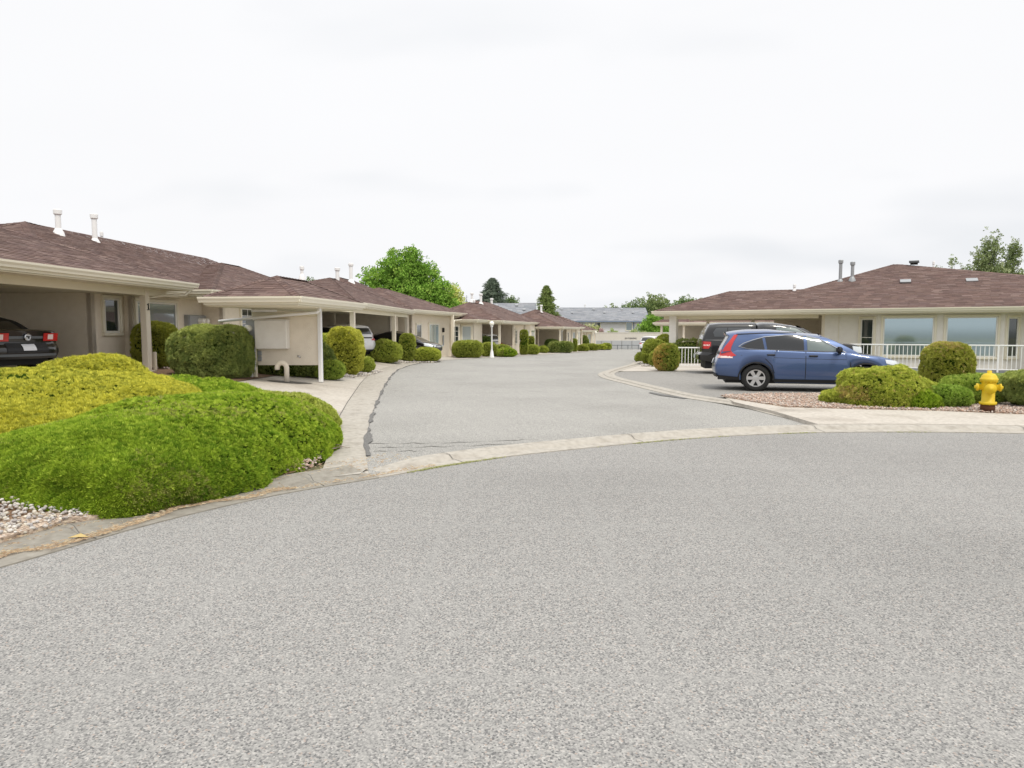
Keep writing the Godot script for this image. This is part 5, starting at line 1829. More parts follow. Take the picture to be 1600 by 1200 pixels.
	broad_tree("sparse_tree", "few leafy twigs peeping over the right roof peak", "tree", grp, Vector3(38.3, 0.0, -60.0), 8.6, 0.1, [[Vector3(0, 7.5, 0), Vector3(0.35, 0.9, 0.4)], [Vector3(-0.9, 7.1, 0), Vector3(0.3, 0.6, 0.4)], [Vector3(0.9, 7.1, 0), Vector3(0.4, 0.6, 0.4)]], 46, 0.34, poplar, 0.9)
	broad_tree("leafy_tree", "treetop peeping over the far end of the nearest left roof", "tree", grp, Vector3(-22.4, 0.0, -60.0), 6.9, 0.18, [[Vector3(-0.5, 5.6, 0), Vector3(1.1, 0.9, 1.0)], [Vector3(0.7, 5.3, 0), Vector3(1.1, 0.7, 1.0)], [Vector3(0, 4.4, 0), Vector3(1.8, 1.2, 1.4)]], 520, 0.4, olive)
	broad_tree("leafy_tree", "dark treetops showing above the kiosk roof ridge", "tree", grp, Vector3(-20.4, 0.0, -72.0), 7.9, 0.18, [[Vector3(-0.6, 6.6, 0), Vector3(1.0, 0.8, 1.0)], [Vector3(1.0, 6.4, 0), Vector3(1.1, 0.7, 1.0)], [Vector3(2.4, 6.3, 0), Vector3(0.6, 0.9, 0.7)], [Vector3(0.3, 5.2, 0), Vector3(2.4, 1.3, 1.4)]], 620, 0.42, dark)
	# bushes standing on the bank behind the end wall
	var bush := [lc(0.07, 0.13, 0.02), lc(0.17, 0.25, 0.04), lc(0.26, 0.33, 0.08)]
	k = 0
	for b in [[11.6, 3.3, 1.7], [15.3, 2.5, 1.1], [18.4, 2.4, 0.75], [19.9, 2.2, 0.6]]:
		var lab := ["yellowish bush above the wall nearest the last brown roof", "round green bush above the wall, in front of the pale house", "green bush above the wall below the blue corner trim", "small green bush above the wall, rightmost of three"]
		broad_tree("bush", lab[k], "bush", "bushes behind the end wall", Vector3(b[0], -0.8, -103.6), b[1] + 0.5, 0.06, [[Vector3(0, b[1] - 0.4, 0), Vector3(b[2], 0.75, 0.7)], [Vector3(b[2] * 0.4, b[1] - 1.1, 0), Vector3(b[2], 0.8, 0.7)]], 260, 0.36, bush if k else [lc(0.14, 0.17, 0.03), lc(0.3, 0.33, 0.07), lc(0.4, 0.4, 0.16)])
		k += 1
	broad_tree("flowering_bush", "dusky pink flowering shrub above the end wall", "bush", "bushes behind the end wall", Vector3(13.45, -0.8, -103.4), 3.2, 0.05, [[Vector3(0, 2.5, 0), Vector3(0.4, 0.5, 0.4)]], 90, 0.25, [lc(0.3, 0.12, 0.15), lc(0.4, 0.2, 0.22), lc(0.14, 0.12, 0.06)])

func shrubs() -> void:
	var gold := [lc(0.07, 0.085, 0.004), lc(0.36, 0.33, 0.008), lc(0.56, 0.5, 0.012)]
	var lime := [lc(0.02, 0.06, 0.002), lc(0.128, 0.235, 0.004), lc(0.23, 0.36, 0.008), lc(0.07, 0.085, 0.008), lc(0.17, 0.17, 0.016)]
	var olive := [lc(0.065, 0.098, 0.0053), lc(0.195, 0.247, 0.0105), lc(0.260, 0.312, 0.0225)]
	var ylime := [lc(0.078, 0.111, 0.0045), lc(0.286, 0.351, 0.0135), lc(0.494, 0.520, 0.0225), lc(0.208, 0.130, 0.0150), lc(0.390, 0.260, 0.0375)]
	var deep := [lc(0.026, 0.048, 0.006), lc(0.1, 0.135, 0.014), lc(0.24, 0.29, 0.025)]
	var moss := [lc(0.052, 0.072, 0.0045), lc(0.150, 0.189, 0.0090), lc(0.247, 0.299, 0.0188)]
	var rust := [lc(0.052, 0.078, 0.0045), lc(0.156, 0.195, 0.0105), lc(0.247, 0.286, 0.0188), lc(0.208, 0.098, 0.0090), lc(0.377, 0.195, 0.0225)]
	var jg := "low spreading junipers on the left corner"
	# the corner bed in front
	shrub("juniper", "large bright green spreading juniper mound nearest the road on the left", "shrub", jg, Vector3(-3.95, 0.02, -8.25), 1.52, 0.83, 2.6, 2.35, lime, 0.042, 3600.0, {"yaw": deg_to_rad(-6), "rough": 0.06, "tips": 0.3,
		"zone": func(q): return clampf(wob.get_noise_3dv(q * 0.9) * 1.3 - 0.1, 0.0, 0.5)})
	shrub("juniper", "golden yellow juniper mound at the left edge behind the green one", "shrub", jg, Vector3(-6.5, 0.18, -8.85), 2.25, 0.93, 2.7, 2.3, gold, 0.046, 2800.0, {"rough": 0.07, "tips": 0.5})
	shrub("juniper", "small golden juniper mound behind the large golden one, below the house wall", "shrub", jg, Vector3(-8.0, 0.38, -13.0), 1.15, 0.8, 1.0, 2.2, gold, 0.065, 1200.0, {"tips": 0.5})
	shrub("juniper", "olive green juniper mound on the right flank of the bright green one, against the concrete", "shrub", jg, Vector3(-3.85, 0.06, -11.0), 0.92, 0.6, 1.35, 2.3, olive, 0.055, 1500.0, {"rough": 0.06, "tips": 0.3})
	shrub("juniper", "low green juniper strip between the golden mounds and the concrete slab", "shrub", jg, Vector3(-5.6, 0.2, -11.4), 1.75, 0.66, 1.3, 2.2, lime, 0.06, 1300.0, {"rough": 0.07})
	# by the nearest house and kiosk
	shrub("clipped_shrub", "yellow green clipped shrub tapering to its foot, behind the nearest carport post", "shrub", "", Vector3(-11.05, 0.5, -21.2), 0.64, 1.42, 0.52, 2.9, [lc(0.065, 0.078, 0.0045), lc(0.260, 0.273, 0.0112), lc(0.429, 0.416, 0.0188)], 0.075, 1000.0, {"cy": 0.62, "rough": 0.05})
	shrub("hedge", "big dark green rounded hedge left of the kiosk", "hedge", "", Vector3(-8.45, 0.34, -19.4), 1.02, 1.47, 1.05, 3.6, deep, 0.085, 900.0, {"cy": 0.45, "rough": 0.09, "tips": 0.75})
	shrub("hedge", "dark low hedge under the kiosk's back panel", "hedge", "", Vector3(-6.95, 0.25, -21.7), 1.3, 1.1, 0.6, 3.0, deep, 0.085, 700.0, {"cy": 0.4})
	shrub("clipped_shrub", "small green shrub at the foot of the kiosk post", "shrub", "", Vector3(-5.75, 0.15, -21.5), 0.45, 0.62, 0.45, 2.4, [lc(0.039, 0.078, 0.0045), lc(0.130, 0.208, 0.0090), lc(0.260, 0.351, 0.0150)], 0.07, 900.0, {"cy": 0.4})
	shrub("clipped_shrub", "tall golden barrel shaped shrub right of the kiosk post", "shrub", "", Vector3(-5.95, 0.1, -24.4), 0.61, 1.68, 0.6, 2.9, [lc(0.091, 0.104, 0.0045), lc(0.351, 0.351, 0.0135), lc(0.572, 0.546, 0.0225)], 0.08, 1000.0, {"cy": 0.5, "rough": 0.05, "tips": 0.55, "tall": 1.15})
	shrub("hedge", "light green hedge in front of the white crossover, left of the barrel shrub", "hedge", "", Vector3(-7.35, 0.3, -26.6), 0.8, 1.25, 1.2, 3.2, ylime, 0.085, 650.0, {"cy": 0.4})
	shrub("clipped_shrub", "dark green shrub tucked left of the golden barrel shrub", "shrub", "", Vector3(-6.75, 0.18, -25.2), 0.5, 0.85, 0.5, 2.5, moss, 0.08, 800.0, {"cy": 0.4})
	shrub("clipped_shrub", "small green ball at the right foot of the golden barrel shrub", "shrub", "", Vector3(-5.75, 0.08, -26.4), 0.42, 0.6, 0.42, 2.3, olive, 0.07, 800.0, {"cy": 0.4})
	# along the carports
	var cg := "clipped shrubs along the left carports"
	shrub("clipped_shrub", "wide green dome behind the numbered carport post", "shrub", cg, Vector3(-6.35, 0.12, -34.2), 0.85, 1.12, 0.75, 2.3, olive, 0.095, 550.0, {"cy": 0.35})
	shrub("clipped_shrub", "green column shrub in front of the dark sedan", "shrub", cg, Vector3(-5.55, 0.1, -36.3), 0.4, 1.42, 0.4, 3.4, moss, 0.09, 650.0, {"cy": 0.45, "rough": 0.03})
	shrub("clipped_shrub", "low oval shrub below the nose of the dark sedan", "shrub", cg, Vector3(-4.55, 0.05, -36.6), 0.72, 0.74, 0.6, 2.5, ylime, 0.09, 600.0, {"cy": 0.45, "rough": 0.04})
	shrub("clipped_shrub", "large rounded box shrub in front of the bay window, left of the first globe lamp", "shrub", cg, Vector3(-2.95, -0.1, -45.6), 1.0, 1.15, 0.9, 3.0, moss, 0.11, 420.0, {"cy": 0.5, "rough": 0.03})
	shrub("clipped_shrub", "dark green rounded shrub under the carport roof behind the first globe lamp", "shrub", cg, Vector3(-2.25, -0.2, -52.5), 0.75, 1.45, 0.7, 2.8, [lc(0.026, 0.058, 0.0060), lc(0.078, 0.156, 0.0135), lc(0.143, 0.260, 0.0225)], 0.12, 350.0, {"cy": 0.6})
	shrub("clipped_shrub", "rounded shrub just left of the first globe lamp's pole", "shrub", cg, Vector3(-1.65, -0.15, -49.3), 0.6, 1.0, 0.6, 2.7, moss, 0.11, 400.0, {"cy": 0.45})
	shrub("clipped_shrub", "olive dome right behind the first globe lamp", "shrub", cg, Vector3(-0.75, -0.15, -50.2), 0.7, 0.85, 0.6, 2.4, olive, 0.11, 400.0, {"cy": 0.4})
	shrub("clipped_shrub", "low lime shrub with a brown patch, right of the first globe lamp", "shrub", cg, Vector3(-0.4, -0.15, -48.6), 0.7, 0.62, 0.55, 2.3, lime, 0.1, 450.0, {"cy": 0.35, "zone": func(q): return 0.7 if q.x < -0.55 and q.z > -48.6 else 0.1})
	shrub("clipped_shrub", "tall square green column beside the third carport's post", "shrub", cg, Vector3(0.98, -0.22, -56.0), 0.34, 1.98, 0.34, 4.5, moss, 0.1, 500.0, {"cy": 0.5, "rough": 0.02})
	shrub("clipped_shrub", "shorter square column right of the tall one", "shrub", cg, Vector3(1.62, -0.28, -59.5), 0.33, 1.5, 0.33, 4.0, moss, 0.1, 450.0, {"cy": 0.5, "rough": 0.02})
	shrub("clipped_shrub", "low dome right of the tall square column", "shrub", cg, Vector3(1.75, -0.25, -57.0), 0.52, 0.78, 0.5, 2.4, olive, 0.1, 450.0, {"cy": 0.4})
	shrub("clipped_shrub", "small dome left of the long hedge", "shrub", cg, Vector3(2.95, -0.38, -65.5), 0.55, 0.65, 0.5, 2.3, olive, 0.12, 350.0, {"cy": 0.4})
	shrub("clipped_shrub", "dark green dome inside the second lamp's carport", "shrub", cg, Vector3(4.1, -0.45, -70.5), 0.7, 1.3, 0.7, 2.5, [lc(0.026, 0.058, 0.0060), lc(0.078, 0.156, 0.0135), lc(0.143, 0.260, 0.0225)], 0.13, 300.0, {"cy": 0.6})
	shrub("hedge", "long dark clipped hedge below the second globe lamp", "hedge", cg, Vector3(4.75, -0.42, -66.6), 1.2, 1.12, 0.8, 3.2, deep, 0.13, 320.0, {"cy": 0.5, "rough": 0.03})
	shrub("clipped_shrub", "narrow column shrub right of the long hedge", "shrub", cg, Vector3(6.75, -0.52, -74.5), 0.34, 1.35, 0.34, 4.0, olive, 0.13, 300.0, {"cy": 0.5})
	shrub("clipped_shrub", "low oval shrub beside the white column base", "shrub", cg, Vector3(8.15, -0.6, -78.5), 0.65, 0.75, 0.55, 2.4, moss, 0.13, 300.0, {"cy": 0.4})
	shrub("clipped_shrub", "dark pointed dome shrub near the end of the street", "shrub", cg, Vector3(9.0, -0.65, -85.0), 0.62, 1.75, 0.62, 2.1, deep, 0.14, 280.0, {"cy": 0.3})
	shrub("hedge", "green hedge running towards the third globe lamp", "hedge", cg, Vector3(9.5, -0.68, -84.0), 1.15, 0.85, 0.7, 2.6, moss, 0.14, 260.0, {"cy": 0.4})
	shrub("hedge", "yellow green hedge below the third globe lamp", "hedge", cg, Vector3(11.3, -0.76, -90.0), 1.15, 0.75, 0.7, 2.6, ylime, 0.14, 260.0, {"cy": 0.4})
	shrub("hedge", "bushy hedge at the very end, beside the guard rail", "hedge", cg, Vector3(12.7, -0.8, -92.0), 0.7, 0.9, 0.7, 2.4, olive, 0.14, 260.0, {"cy": 0.4})
	# right-hand side
	var rg := "clipped shrubs beside the right driveway"
	shrub("clipped_shrub", "egg shaped shrub with a rust brown left side, left of the pickup", "shrub", rg, Vector3(6.45, 0.0, -28.5), 0.52, 1.14, 0.5, 2.5, rust, 0.075, 900.0, {"cy": 0.45, "rough": 0.03, "zone": func(q): return clampf((6.42 - q.x) * 2.2 + 0.12, 0.05, 0.85)})
	shrub("clipped_shrub", "taller green dome shrub behind the rusty one", "shrub", rg, Vector3(7.0, 0.0, -33.6), 0.6, 1.28, 0.6, 2.4, moss, 0.085, 700.0, {"cy": 0.4})
	shrub("clipped_shrub", "yellowish top of a shrub behind, between dome and column", "shrub", rg, Vector3(8.0, 0.0, -36.0), 0.45, 1.5, 0.45, 2.4, ylime, 0.09, 600.0, {"cy": 0.6})
	shrub("clipped_shrub", "small low shrub leftmost of the right side group", "shrub", rg, Vector3(7.0, 0.0, -36.8), 0.36, 0.52, 0.36, 2.3, moss, 0.085, 700.0, {"cy": 0.35})
	shrub("clipped_shrub", "small shrub between the tall dome and the rusty shrub", "shrub", rg, Vector3(6.75, 0.0, -32.0), 0.32, 0.72, 0.35, 2.4, moss, 0.085, 700.0, {"cy": 0.4})
	shrub("hedge", "dark hedge seen behind the short railing", "hedge", "", Vector3(9.3, 0.0, -35.6), 1.2, 1.25, 0.5, 3.0, deep, 0.1, 450.0, {"cy": 0.5})
	shrub("ball_shrub", "round olive ball shrub in front of the long railing", "shrub", "", Vector3(11.15, 0.1, -17.5), 0.56, 1.27, 0.56, 2.7, [lc(0.065, 0.078, 0.0045), lc(0.234, 0.247, 0.0120), lc(0.390, 0.364, 0.0225), lc(0.208, 0.130, 0.0225), lc(0.338, 0.221, 0.0375)], 0.06, 1300.0, {"cy": 0.5, "rough": 0.04, "zone": func(q): return 0.6 if q.y > 1.22 and absf(q.x - 11.0) < 0.28 else 0.06})
	shrub("juniper", "yellow green juniper mound in front of the blue crossover's nose", "shrub", "", Vector3(8.05, 0.05, -14.75), 1.02, 0.82, 0.85, 2.3, ylime, 0.055, 1700.0, {"rough": 0.1, "zone": func(q): return 0.75 if q.x < 7.45 and q.y > 0.22 and q.y < 0.5 and q.z > -14.9 else 0.05})
	shrub("juniper", "low juniper skirt at the left foot of the yellow green mound", "shrub", "", Vector3(7.4, 0.05, -15.0), 0.5, 0.4, 0.5, 2.2, ylime, 0.055, 1500.0, {"rough": 0.12})
	shrub("juniper", "bright green edge of juniper at the right end of the mound", "shrub", "", Vector3(8.5, 0.05, -14.2), 0.42, 0.4, 0.4, 2.2, lime, 0.055, 1500.0, {"rough": 0.1})
	shrub("clipped_shrub", "low rich green cushion shrub left of the hydrant", "shrub", "", Vector3(9.15, 0.06, -14.3), 0.42, 0.46, 0.4, 2.6, [lc(0.039, 0.091, 0.0045), lc(0.130, 0.260, 0.0105), lc(0.221, 0.390, 0.0188)], 0.05, 1600.0, {"cy": 0.4})
	shrub("hedge", "leafy green hedge sloping up behind the hydrant", "hedge", "", Vector3(10.2, 0.08, -15.0), 0.75, 0.62, 0.55, 2.6, [lc(0.039, 0.085, 0.0045), lc(0.143, 0.234, 0.0105), lc(0.260, 0.364, 0.0188)], 0.06, 1300.0, {"cy": 0.4})
	shrub("hedge", "dark sided clipped hedge right of the hydrant at the photo's edge", "hedge", "", Vector3(11.7, 0.08, -14.3), 1.35, 0.78, 0.7, 3.0, deep, 0.06, 1200.0, {"cy": 0.5, "tips": 0.9})

func beds() -> void:
	var pink := [Color(0.5, 0.38, 0.31), Color(0.56, 0.47, 0.4), Color(0.42, 0.31, 0.25), Color(0.6, 0.54, 0.48), Color(0.36, 0.3, 0.27), Color(0.5, 0.34, 0.26)]
	var pale := [Color(0.57, 0.53, 0.49), Color(0.6, 0.57, 0.53), Color(0.5, 0.45, 0.41), Color(0.45, 0.43, 0.42), Color(0.62, 0.57, 0.48), Color(0.34, 0.31, 0.3)]
	# name, outline, count, size, colours
	for b in [["gravel", [[-4.02, -4.9], [-3.55, -5.95], [-3.0, -6.45], [-3.6, -7.6], [-5.2, -8.3], [-8.5, -7.5], [-8.2, -4.2], [-5.2, -3.2]], 19000, 0.032, pale, "pale river gravel in the left corner bed"],
		["gravel", [[5.3, -15.5], [5.75, -14.2], [6.8, -13.9], [8.5, -13.54], [9.7, -13.0], [12.5, -12.24], [15.0, -11.5], [15.0, -13.2], [11.6, -14.0], [10.0, -14.6], [8.6, -14.3], [8.2, -17.2], [6.2, -17.2], [5.1, -16.7]], 16000, 0.038, pink, "pink crushed rock between pavement and driveway"],
		["gravel", [[-2.35, -7.9], [-2.45, -9.6], [-3.0, -10.0], [-3.3, -8.6], [-2.7, -7.3]], 900, 0.035, pink, "stones and needles at the juniper's right foot"],
		["gravel", [[-5.4, -23.0], [-5.2, -27.5], [-5.6, -28.2], [-6.6, -27.4], [-6.8, -23.4]], 900, 0.06, pale, "gravel round the golden barrel shrub"],
		["gravel", [[-6.4, -34.9], [-4.1, -35.6], [-3.8, -37.4], [-5.6, -38.0]], 700, 0.07, pale, "gravel at the foot of the carport post"],
		["gravel", [[6.0, -31.4], [7.4, -31.2], [8.0, -37.8], [6.9, -37.6]], 700, 0.07, pale, "gravel under the right side shrubs"],
		["gravel", [[-9.0, -20.5], [-12.4, -20.5], [-12.4, -24.0], [-8.0, -23.5]], 1200, 0.06, pink, "red gravel by the nearest house wall"]]:
		var poly := PackedVector2Array()
		var lo := Vector2(1e6, 1e6)
		var hi := -lo
		for p in b[1]:
			poly.append(Vector2(p[0], p[1]))
			lo = lo.min(poly[-1])
			hi = hi.max(poly[-1])
		var xf := [[], [], []]
		var cl := [[], [], []]
		var cnt: int = b[2]
		var tries := 0
		while cnt > 0 and tries < 200000:
			tries += 1
			var q := Vector2(rng.randf_range(lo.x, hi.x), rng.randf_range(lo.y, hi.y))
			if not Geometry2D.is_point_in_polygon(q, poly):
				continue
			cnt -= 1
			var s: float = b[3] * rng.randf_range(0.5, 1.5)
			var t := upright(Vector3(rng.randfn() * 0.35, 1, rng.randfn() * 0.35), rng.randf() * TAU, s)
			t.origin = on(q.x, q.y, 0.05 + (0.04 if q.x > 0.0 and q.y > -20.0 else 0.0) + rng.randf_range(-0.01, 0.02))
			var k := rng.randi() % 3
			xf[k].append(t)
			var c: Color = b[4][rng.randi() % 6]
			var f := rng.randf_range(0.75, 1.15)
			cl[k].append(Color(c.r * f, c.g * f, c.b * f))
		for k in 3:
			var o := scatter(b[0], stone_mesh[k], "stones", xf[k], cl[k], self)
			tag(o, b[5], "gravel", "", "stuff")
	# fallen needles and dead leaves along the kerb
	var st := begin()
	blade(st, Vector3(-0.5, 0, 0), Vector3(0.5, 0.03, 0.1), 0.12, Vector3(0, 0.06, 0))
	blade(st, Vector3(-0.3, 0, 0.3), Vector3(0.4, 0.02, -0.3), 0.12, Vector3(0, 0.05, 0))
	st.generate_normals()
	var needle := st.commit()
	var xf := []
	var cl := []
	var ring := smooth_line(RING, 10)
	for k in 36000:
		var i := rng.randi() % (ring.size() - 2)
		var a: Vector2 = ring[i].lerp(ring[i + 1], rng.randf())
		if a.x < -5.0 or a.x > -0.9:
			continue
		var tdir: Vector2 = (ring[i + 1] - ring[i]).normalized()
		var nn := Vector2(tdir.y, -tdir.x)
		var w := rng.randf()
		if a.x > -2.2 and rng.randf() < 0.8:
			continue
		if a.x < -3.9 and rng.randf() < 0.75:
			continue
		var off := 0.02 + absf(rng.randfn()) * 0.07 if w < 0.5 else rng.randf_range(0.4, 1.0)
		if w < 0.5:
			off += 0.3 * maxf(0.0, wob.get_noise_2d(a.x * 0.8, a.y * 0.8)) * (1.0 if a.x < -2.0 else 0.2)
		var q := a + nn * off
		var t := Transform3D(Basis(Vector3.UP, rng.randf() * TAU) * Basis.from_scale(Vector3.ONE * rng.randf_range(0.02, 0.055)), Vector3(q.x, 0.022 + (0.03 if off > 0.45 else 0.0) + rng.randf() * 0.01, q.y))
		xf.append(t)
		cl.append([lc(0.33, 0.17, 0.07), lc(0.42, 0.25, 0.11), lc(0.22, 0.12, 0.06), lc(0.5, 0.38, 0.2)][rng.randi() % 4])
	tag(scatter("needle_litter", needle, "foliage", xf, cl, self), "orange brown fallen needles along the left gutter", "litter", "", "stuff")
	# moss and weeds in the joint between road and kerb
	xf = []
	cl = []
	for k in 9000:
		var i := rng.randi() % (ring.size() - 2)
		var a: Vector2 = ring[i].lerp(ring[i + 1], rng.randf())
		var dens := clampf(wob.get_noise_2d(a.x * 0.5 + 40.0, a.y * 0.5) * 2.2 + 0.15, 0.0, 1.0)
		if a.x < -2.4 or a.x > 8.0 or rng.randf() > dens * (1.0 if a.x < 0.5 else 0.35):
			continue
		var tdir: Vector2 = (ring[i + 1] - ring[i]).normalized()
		var q := a + Vector2(tdir.y, -tdir.x) * (rng.randfn() * 0.012)
		var t := upright(Vector3(rng.randfn() * 0.3, 1, rng.randfn() * 0.3), rng.randf() * TAU, rng.randf_range(0.012, 0.028))
		t.origin = Vector3(q.x, 0.0, q.y)
		xf.append(t)
		cl.append(lc(0.14, 0.16, 0.03).lerp(lc(0.3, 0.3, 0.08), rng.randf()))
	tag(scatter("moss", blade_mesh, "foliage", xf, cl, self), "moss growing in the joint along the kerb", "moss", "", "stuff")
	# lawn blades on the right
	xf = []
	cl = []
	var lawn := PackedVector2Array([Vector2(9.6, -17.2), Vector2(11.4, -15.0), Vector2(17.5, -14.2), Vector2(21.0, -22.0), Vector2(14.8, -27.4), Vector2(13.0, -24.0), Vector2(11.4, -18.5)])
	while xf.size() < 22000:
		var q := Vector2(rng.randf_range(9.6, 21.0), rng.randf_range(-27.4, -14.2))
		if not Geometry2D.is_point_in_polygon(q, lawn):
			continue
		var t := upright(Vector3(rng.randfn() * 0.3, 1, rng.randfn() * 0.3), rng.randf() * TAU, rng.randf_range(0.05, 0.09))
		t.origin = on(q.x, q.y, 0.085)
		xf.append(t)
		cl.append(lc(0.09, 0.15, 0.02).lerp(lc(0.24, 0.32, 0.05), rng.randf()))
	tag(scatter("grass", blade_mesh, "foliage", xf, cl, self), "short green grass in front of the railing", "grass", "", "stuff")
	# a dead leaf and a few dry twigs
	st = begin()
	quad(st, Vector3(-0.07, 0.0, 0.02), Vector3(0.0, 0.012, 0.05), Vector3(0.08, 0.0, 0.0), Vector3(0.0, 0.02, -0.03))
	var leaf := obj("dead_leaf", st, mat("dry_leaf", lc(0.5, 0.38, 0.16), 0.8))
	leaf.position = Vector3(-3.42, 0.035, -5.28)
	tag(leaf, "curled yellow dead leaf lying in the left gutter", "leaf")
	st = begin(true)
	for k in 14:
		var a := Vector3(rng.randf_range(-0.25, 0.25), rng.randf_range(0.02, 0.1), rng.randf_range(-0.3, 0.3))
		var b := a + Vector3(rng.randf_range(-0.2, 0.28), rng.randf_range(-0.03, 0.05), rng.randf_range(-0.15, 0.2))
		tube(st, [a, (a + b) * 0.5 + Vector3(0, 0.015, 0), b], [0.007, 0.005, 0.003], 5)
	var tw := obj("dry_twigs", st, mat("twig", lc(0.3, 0.24, 0.2), 0.9))
	tw.position = Vector3(-2.6, 0.05, -9.1)
	tag(tw, "grey dry twigs under the juniper's right edge", "twigs", "", "stuff")

# ---------------------------------------------------------------- vehicles placed
func vehicles() -> void:
	# blue crossover on the right driveway
	var c := suv("paint_blue", true)
	vehicle("crossover", "metallic blue crossover parked side on on the right driveway", "car", mids(Vector3(5.86, 0.014, -19.8), 14.0, 2.4), 14.0, c).scale = Vector3(1.05, 1.0, 1.0)
	var st := begin()
	# black pickup with canopy
	var pk := {"L": 5.9, "W": 2.0, "x0": 0.0, "x1": 5.9, "rc": 0.45, "kc": 0.1, "crown": 0.03, "bulge": 0.04,
		"low": [[0.0, 0.55], [0.6, 0.46], [2.0, 0.42], [5.0, 0.42], [5.9, 0.46]],
		"top": [[0.0, 1.33], [2.1, 1.33], [4.2, 1.28], [4.6, 1.24], [5.6, 1.16], [5.9, 1.02]],
		"xr": [[0.4, 0.06], [0.55, 0.0], [0.75, 0.0], [0.8, 0.12], [1.35, 0.12]], "xf": [[0.4, 5.8], [0.7, 5.9], [1.0, 5.88], [1.2, 5.8]],
		"side": [[0.0, 0.95], [0.3, 0.99], [0.7, 1.0], [1.0, 0.97]], "arch": [[1.25, 0.47, 0.42], [4.95, 0.47, 0.42]]}
	var canopy := {"L": 2.0, "W": 1.86, "x0": 0.12, "x1": 2.1, "rc": 0.3, "kc": 0.04, "crown": 0.05, "bulge": 0.03, "low": [[0.0, 1.32], [2.2, 1.32]], "top": [[0.1, 1.9], [0.6, 1.94], [2.1, 1.95]],
		"xr": [[1.3, 0.12], [1.5, 0.2], [1.95, 0.42]], "xf": [[1.3, 2.1], [1.95, 2.08]], "side": [[0.0, 1.0], [0.5, 0.96], [0.85, 0.9], [1.0, 0.8]]}
	var cab := {"L": 2.4, "W": 1.86, "x0": 2.12, "x1": 4.6, "rc": 0.6, "kc": 0.08, "crown": 0.05, "bulge": 0.06, "low": [[2.0, 1.3], [4.6, 1.24]], "top": [[2.1, 1.9], [2.6, 1.95], [3.4, 1.94], [4.0, 1.88], [4.6, 1.8]],
		"xr": [[1.25, 2.12], [1.95, 2.16]], "xf": [[1.2, 4.66], [1.45, 4.3], [1.7, 3.92], [1.9, 3.5], [1.96, 3.3]], "side": CABSIDE}
	vehicle("pickup_truck", "black pickup truck with matching canopy parked beyond the blue crossover", "truck", mids(Vector3(7.35, 0.014, -27.2), 9.0, 2.95), 9.0,
		{"paint": "paint_black", "body": pk, "wheel": [0.4, 0.24, 0.26], "spokes": 5,
		"cabs": [{"name": "canopy", "shell": canopy, "side_glass": [["tinted_glass", [[0.55, 1.44], [1.02, 1.43], [1.02, 1.78], [0.62, 1.77], [0.5, 1.6]]], ["tinted_glass", [[1.05, 1.43], [1.9, 1.43], [1.9, 1.78], [1.05, 1.78]]]], "ends": [["rear", "car_glass", 1.42, 1.82, 0.7, 0.1]]},
			{"name": "cabin", "shell": cab, "side_glass": [["car_glass", [[2.3, 1.36], [2.75, 1.36], [2.75, 1.78], [2.32, 1.78]]], ["car_glass_light", [[2.82, 1.36], [4.2, 1.33], [3.95, 1.5], [3.55, 1.76], [3.35, 1.79], [2.82, 1.79]]]], "ends": [["front", "car_glass", 1.36, 1.86, 0.76, 0.12]],
			"trim": [["roof_trim", "trim_silver", [[2.6, 1.87], [3.4, 1.87], [3.9, 1.6], [4.3, 1.4]], 0.015]]}],
		"flanks": [["tail_light", "tail_red", [[0.14, 0.98], [0.34, 0.98], [0.42, 1.1], [0.42, 1.24], [0.14, 1.26]]], ["reversing_lamp", "tail_clear", [[0.14, 1.09], [0.36, 1.09], [0.38, 1.14], [0.14, 1.14]]], ["headlamp", "headlamp", [[5.55, 0.86], [5.86, 0.84], [5.84, 1.06], [5.5, 1.1]]]],
		"lines": [["bed_gap", "dark", [[2.1, 1.3], [2.1, 0.6]], 0.015, 0.003], ["door_gap", "dark", [[2.78, 1.28], [2.78, 0.55]], 0.012, 0.003], ["door_gap", "dark", [[3.95, 1.26], [3.95, 0.6]], 0.012, 0.003]],
		"ends": [["bumper", "chrome", true, 0.56, 0.76, -0.92, 0.92, false, 0.03], ["licence_plate", "plate", true, 0.6, 0.74, -0.16, 0.16, false, 0.05], ["tail_light_rear", "tail_red", true, 0.98, 1.26, 0.82, 0.96, true, 0.012], ["grille", "chrome", false, 0.75, 1.05, -0.6, 0.6, false, 0.01]],
		"handles": [[2.95, 1.12, "black_plastic"]], "mirror": [4.05, 1.38, "black_plastic"]})
	# black convertible under the nearest carport, tail towards the road
	var mu := {"L": 4.78, "W": 1.88, "x0": 0.0, "x1": 4.78, "rc": 0.5, "kc": 0.13, "crown": 0.03, "bulge": 0.09,
		"low": [[0.0, 0.36], [0.6, 0.24], [4.2, 0.22], [4.78, 0.26]], "top": [[0.0, 1.0], [0.25, 1.04], [0.8, 1.03], [1.6, 0.98], [3.2, 0.96], [4.2, 0.86], [4.78, 0.68]],
		"xr": [[0.25, 0.16], [0.38, 0.05], [0.55, 0.02], [0.66, 0.06], [0.72, 0.12], [0.9, 0.1], [1.04, 0.06]], "xf": [[0.2, 4.6], [0.5, 4.78], [0.9, 4.66]], "side": SIDE, "arch": [[1.05, 0.4, 0.34], [3.77, 0.4, 0.34]]}
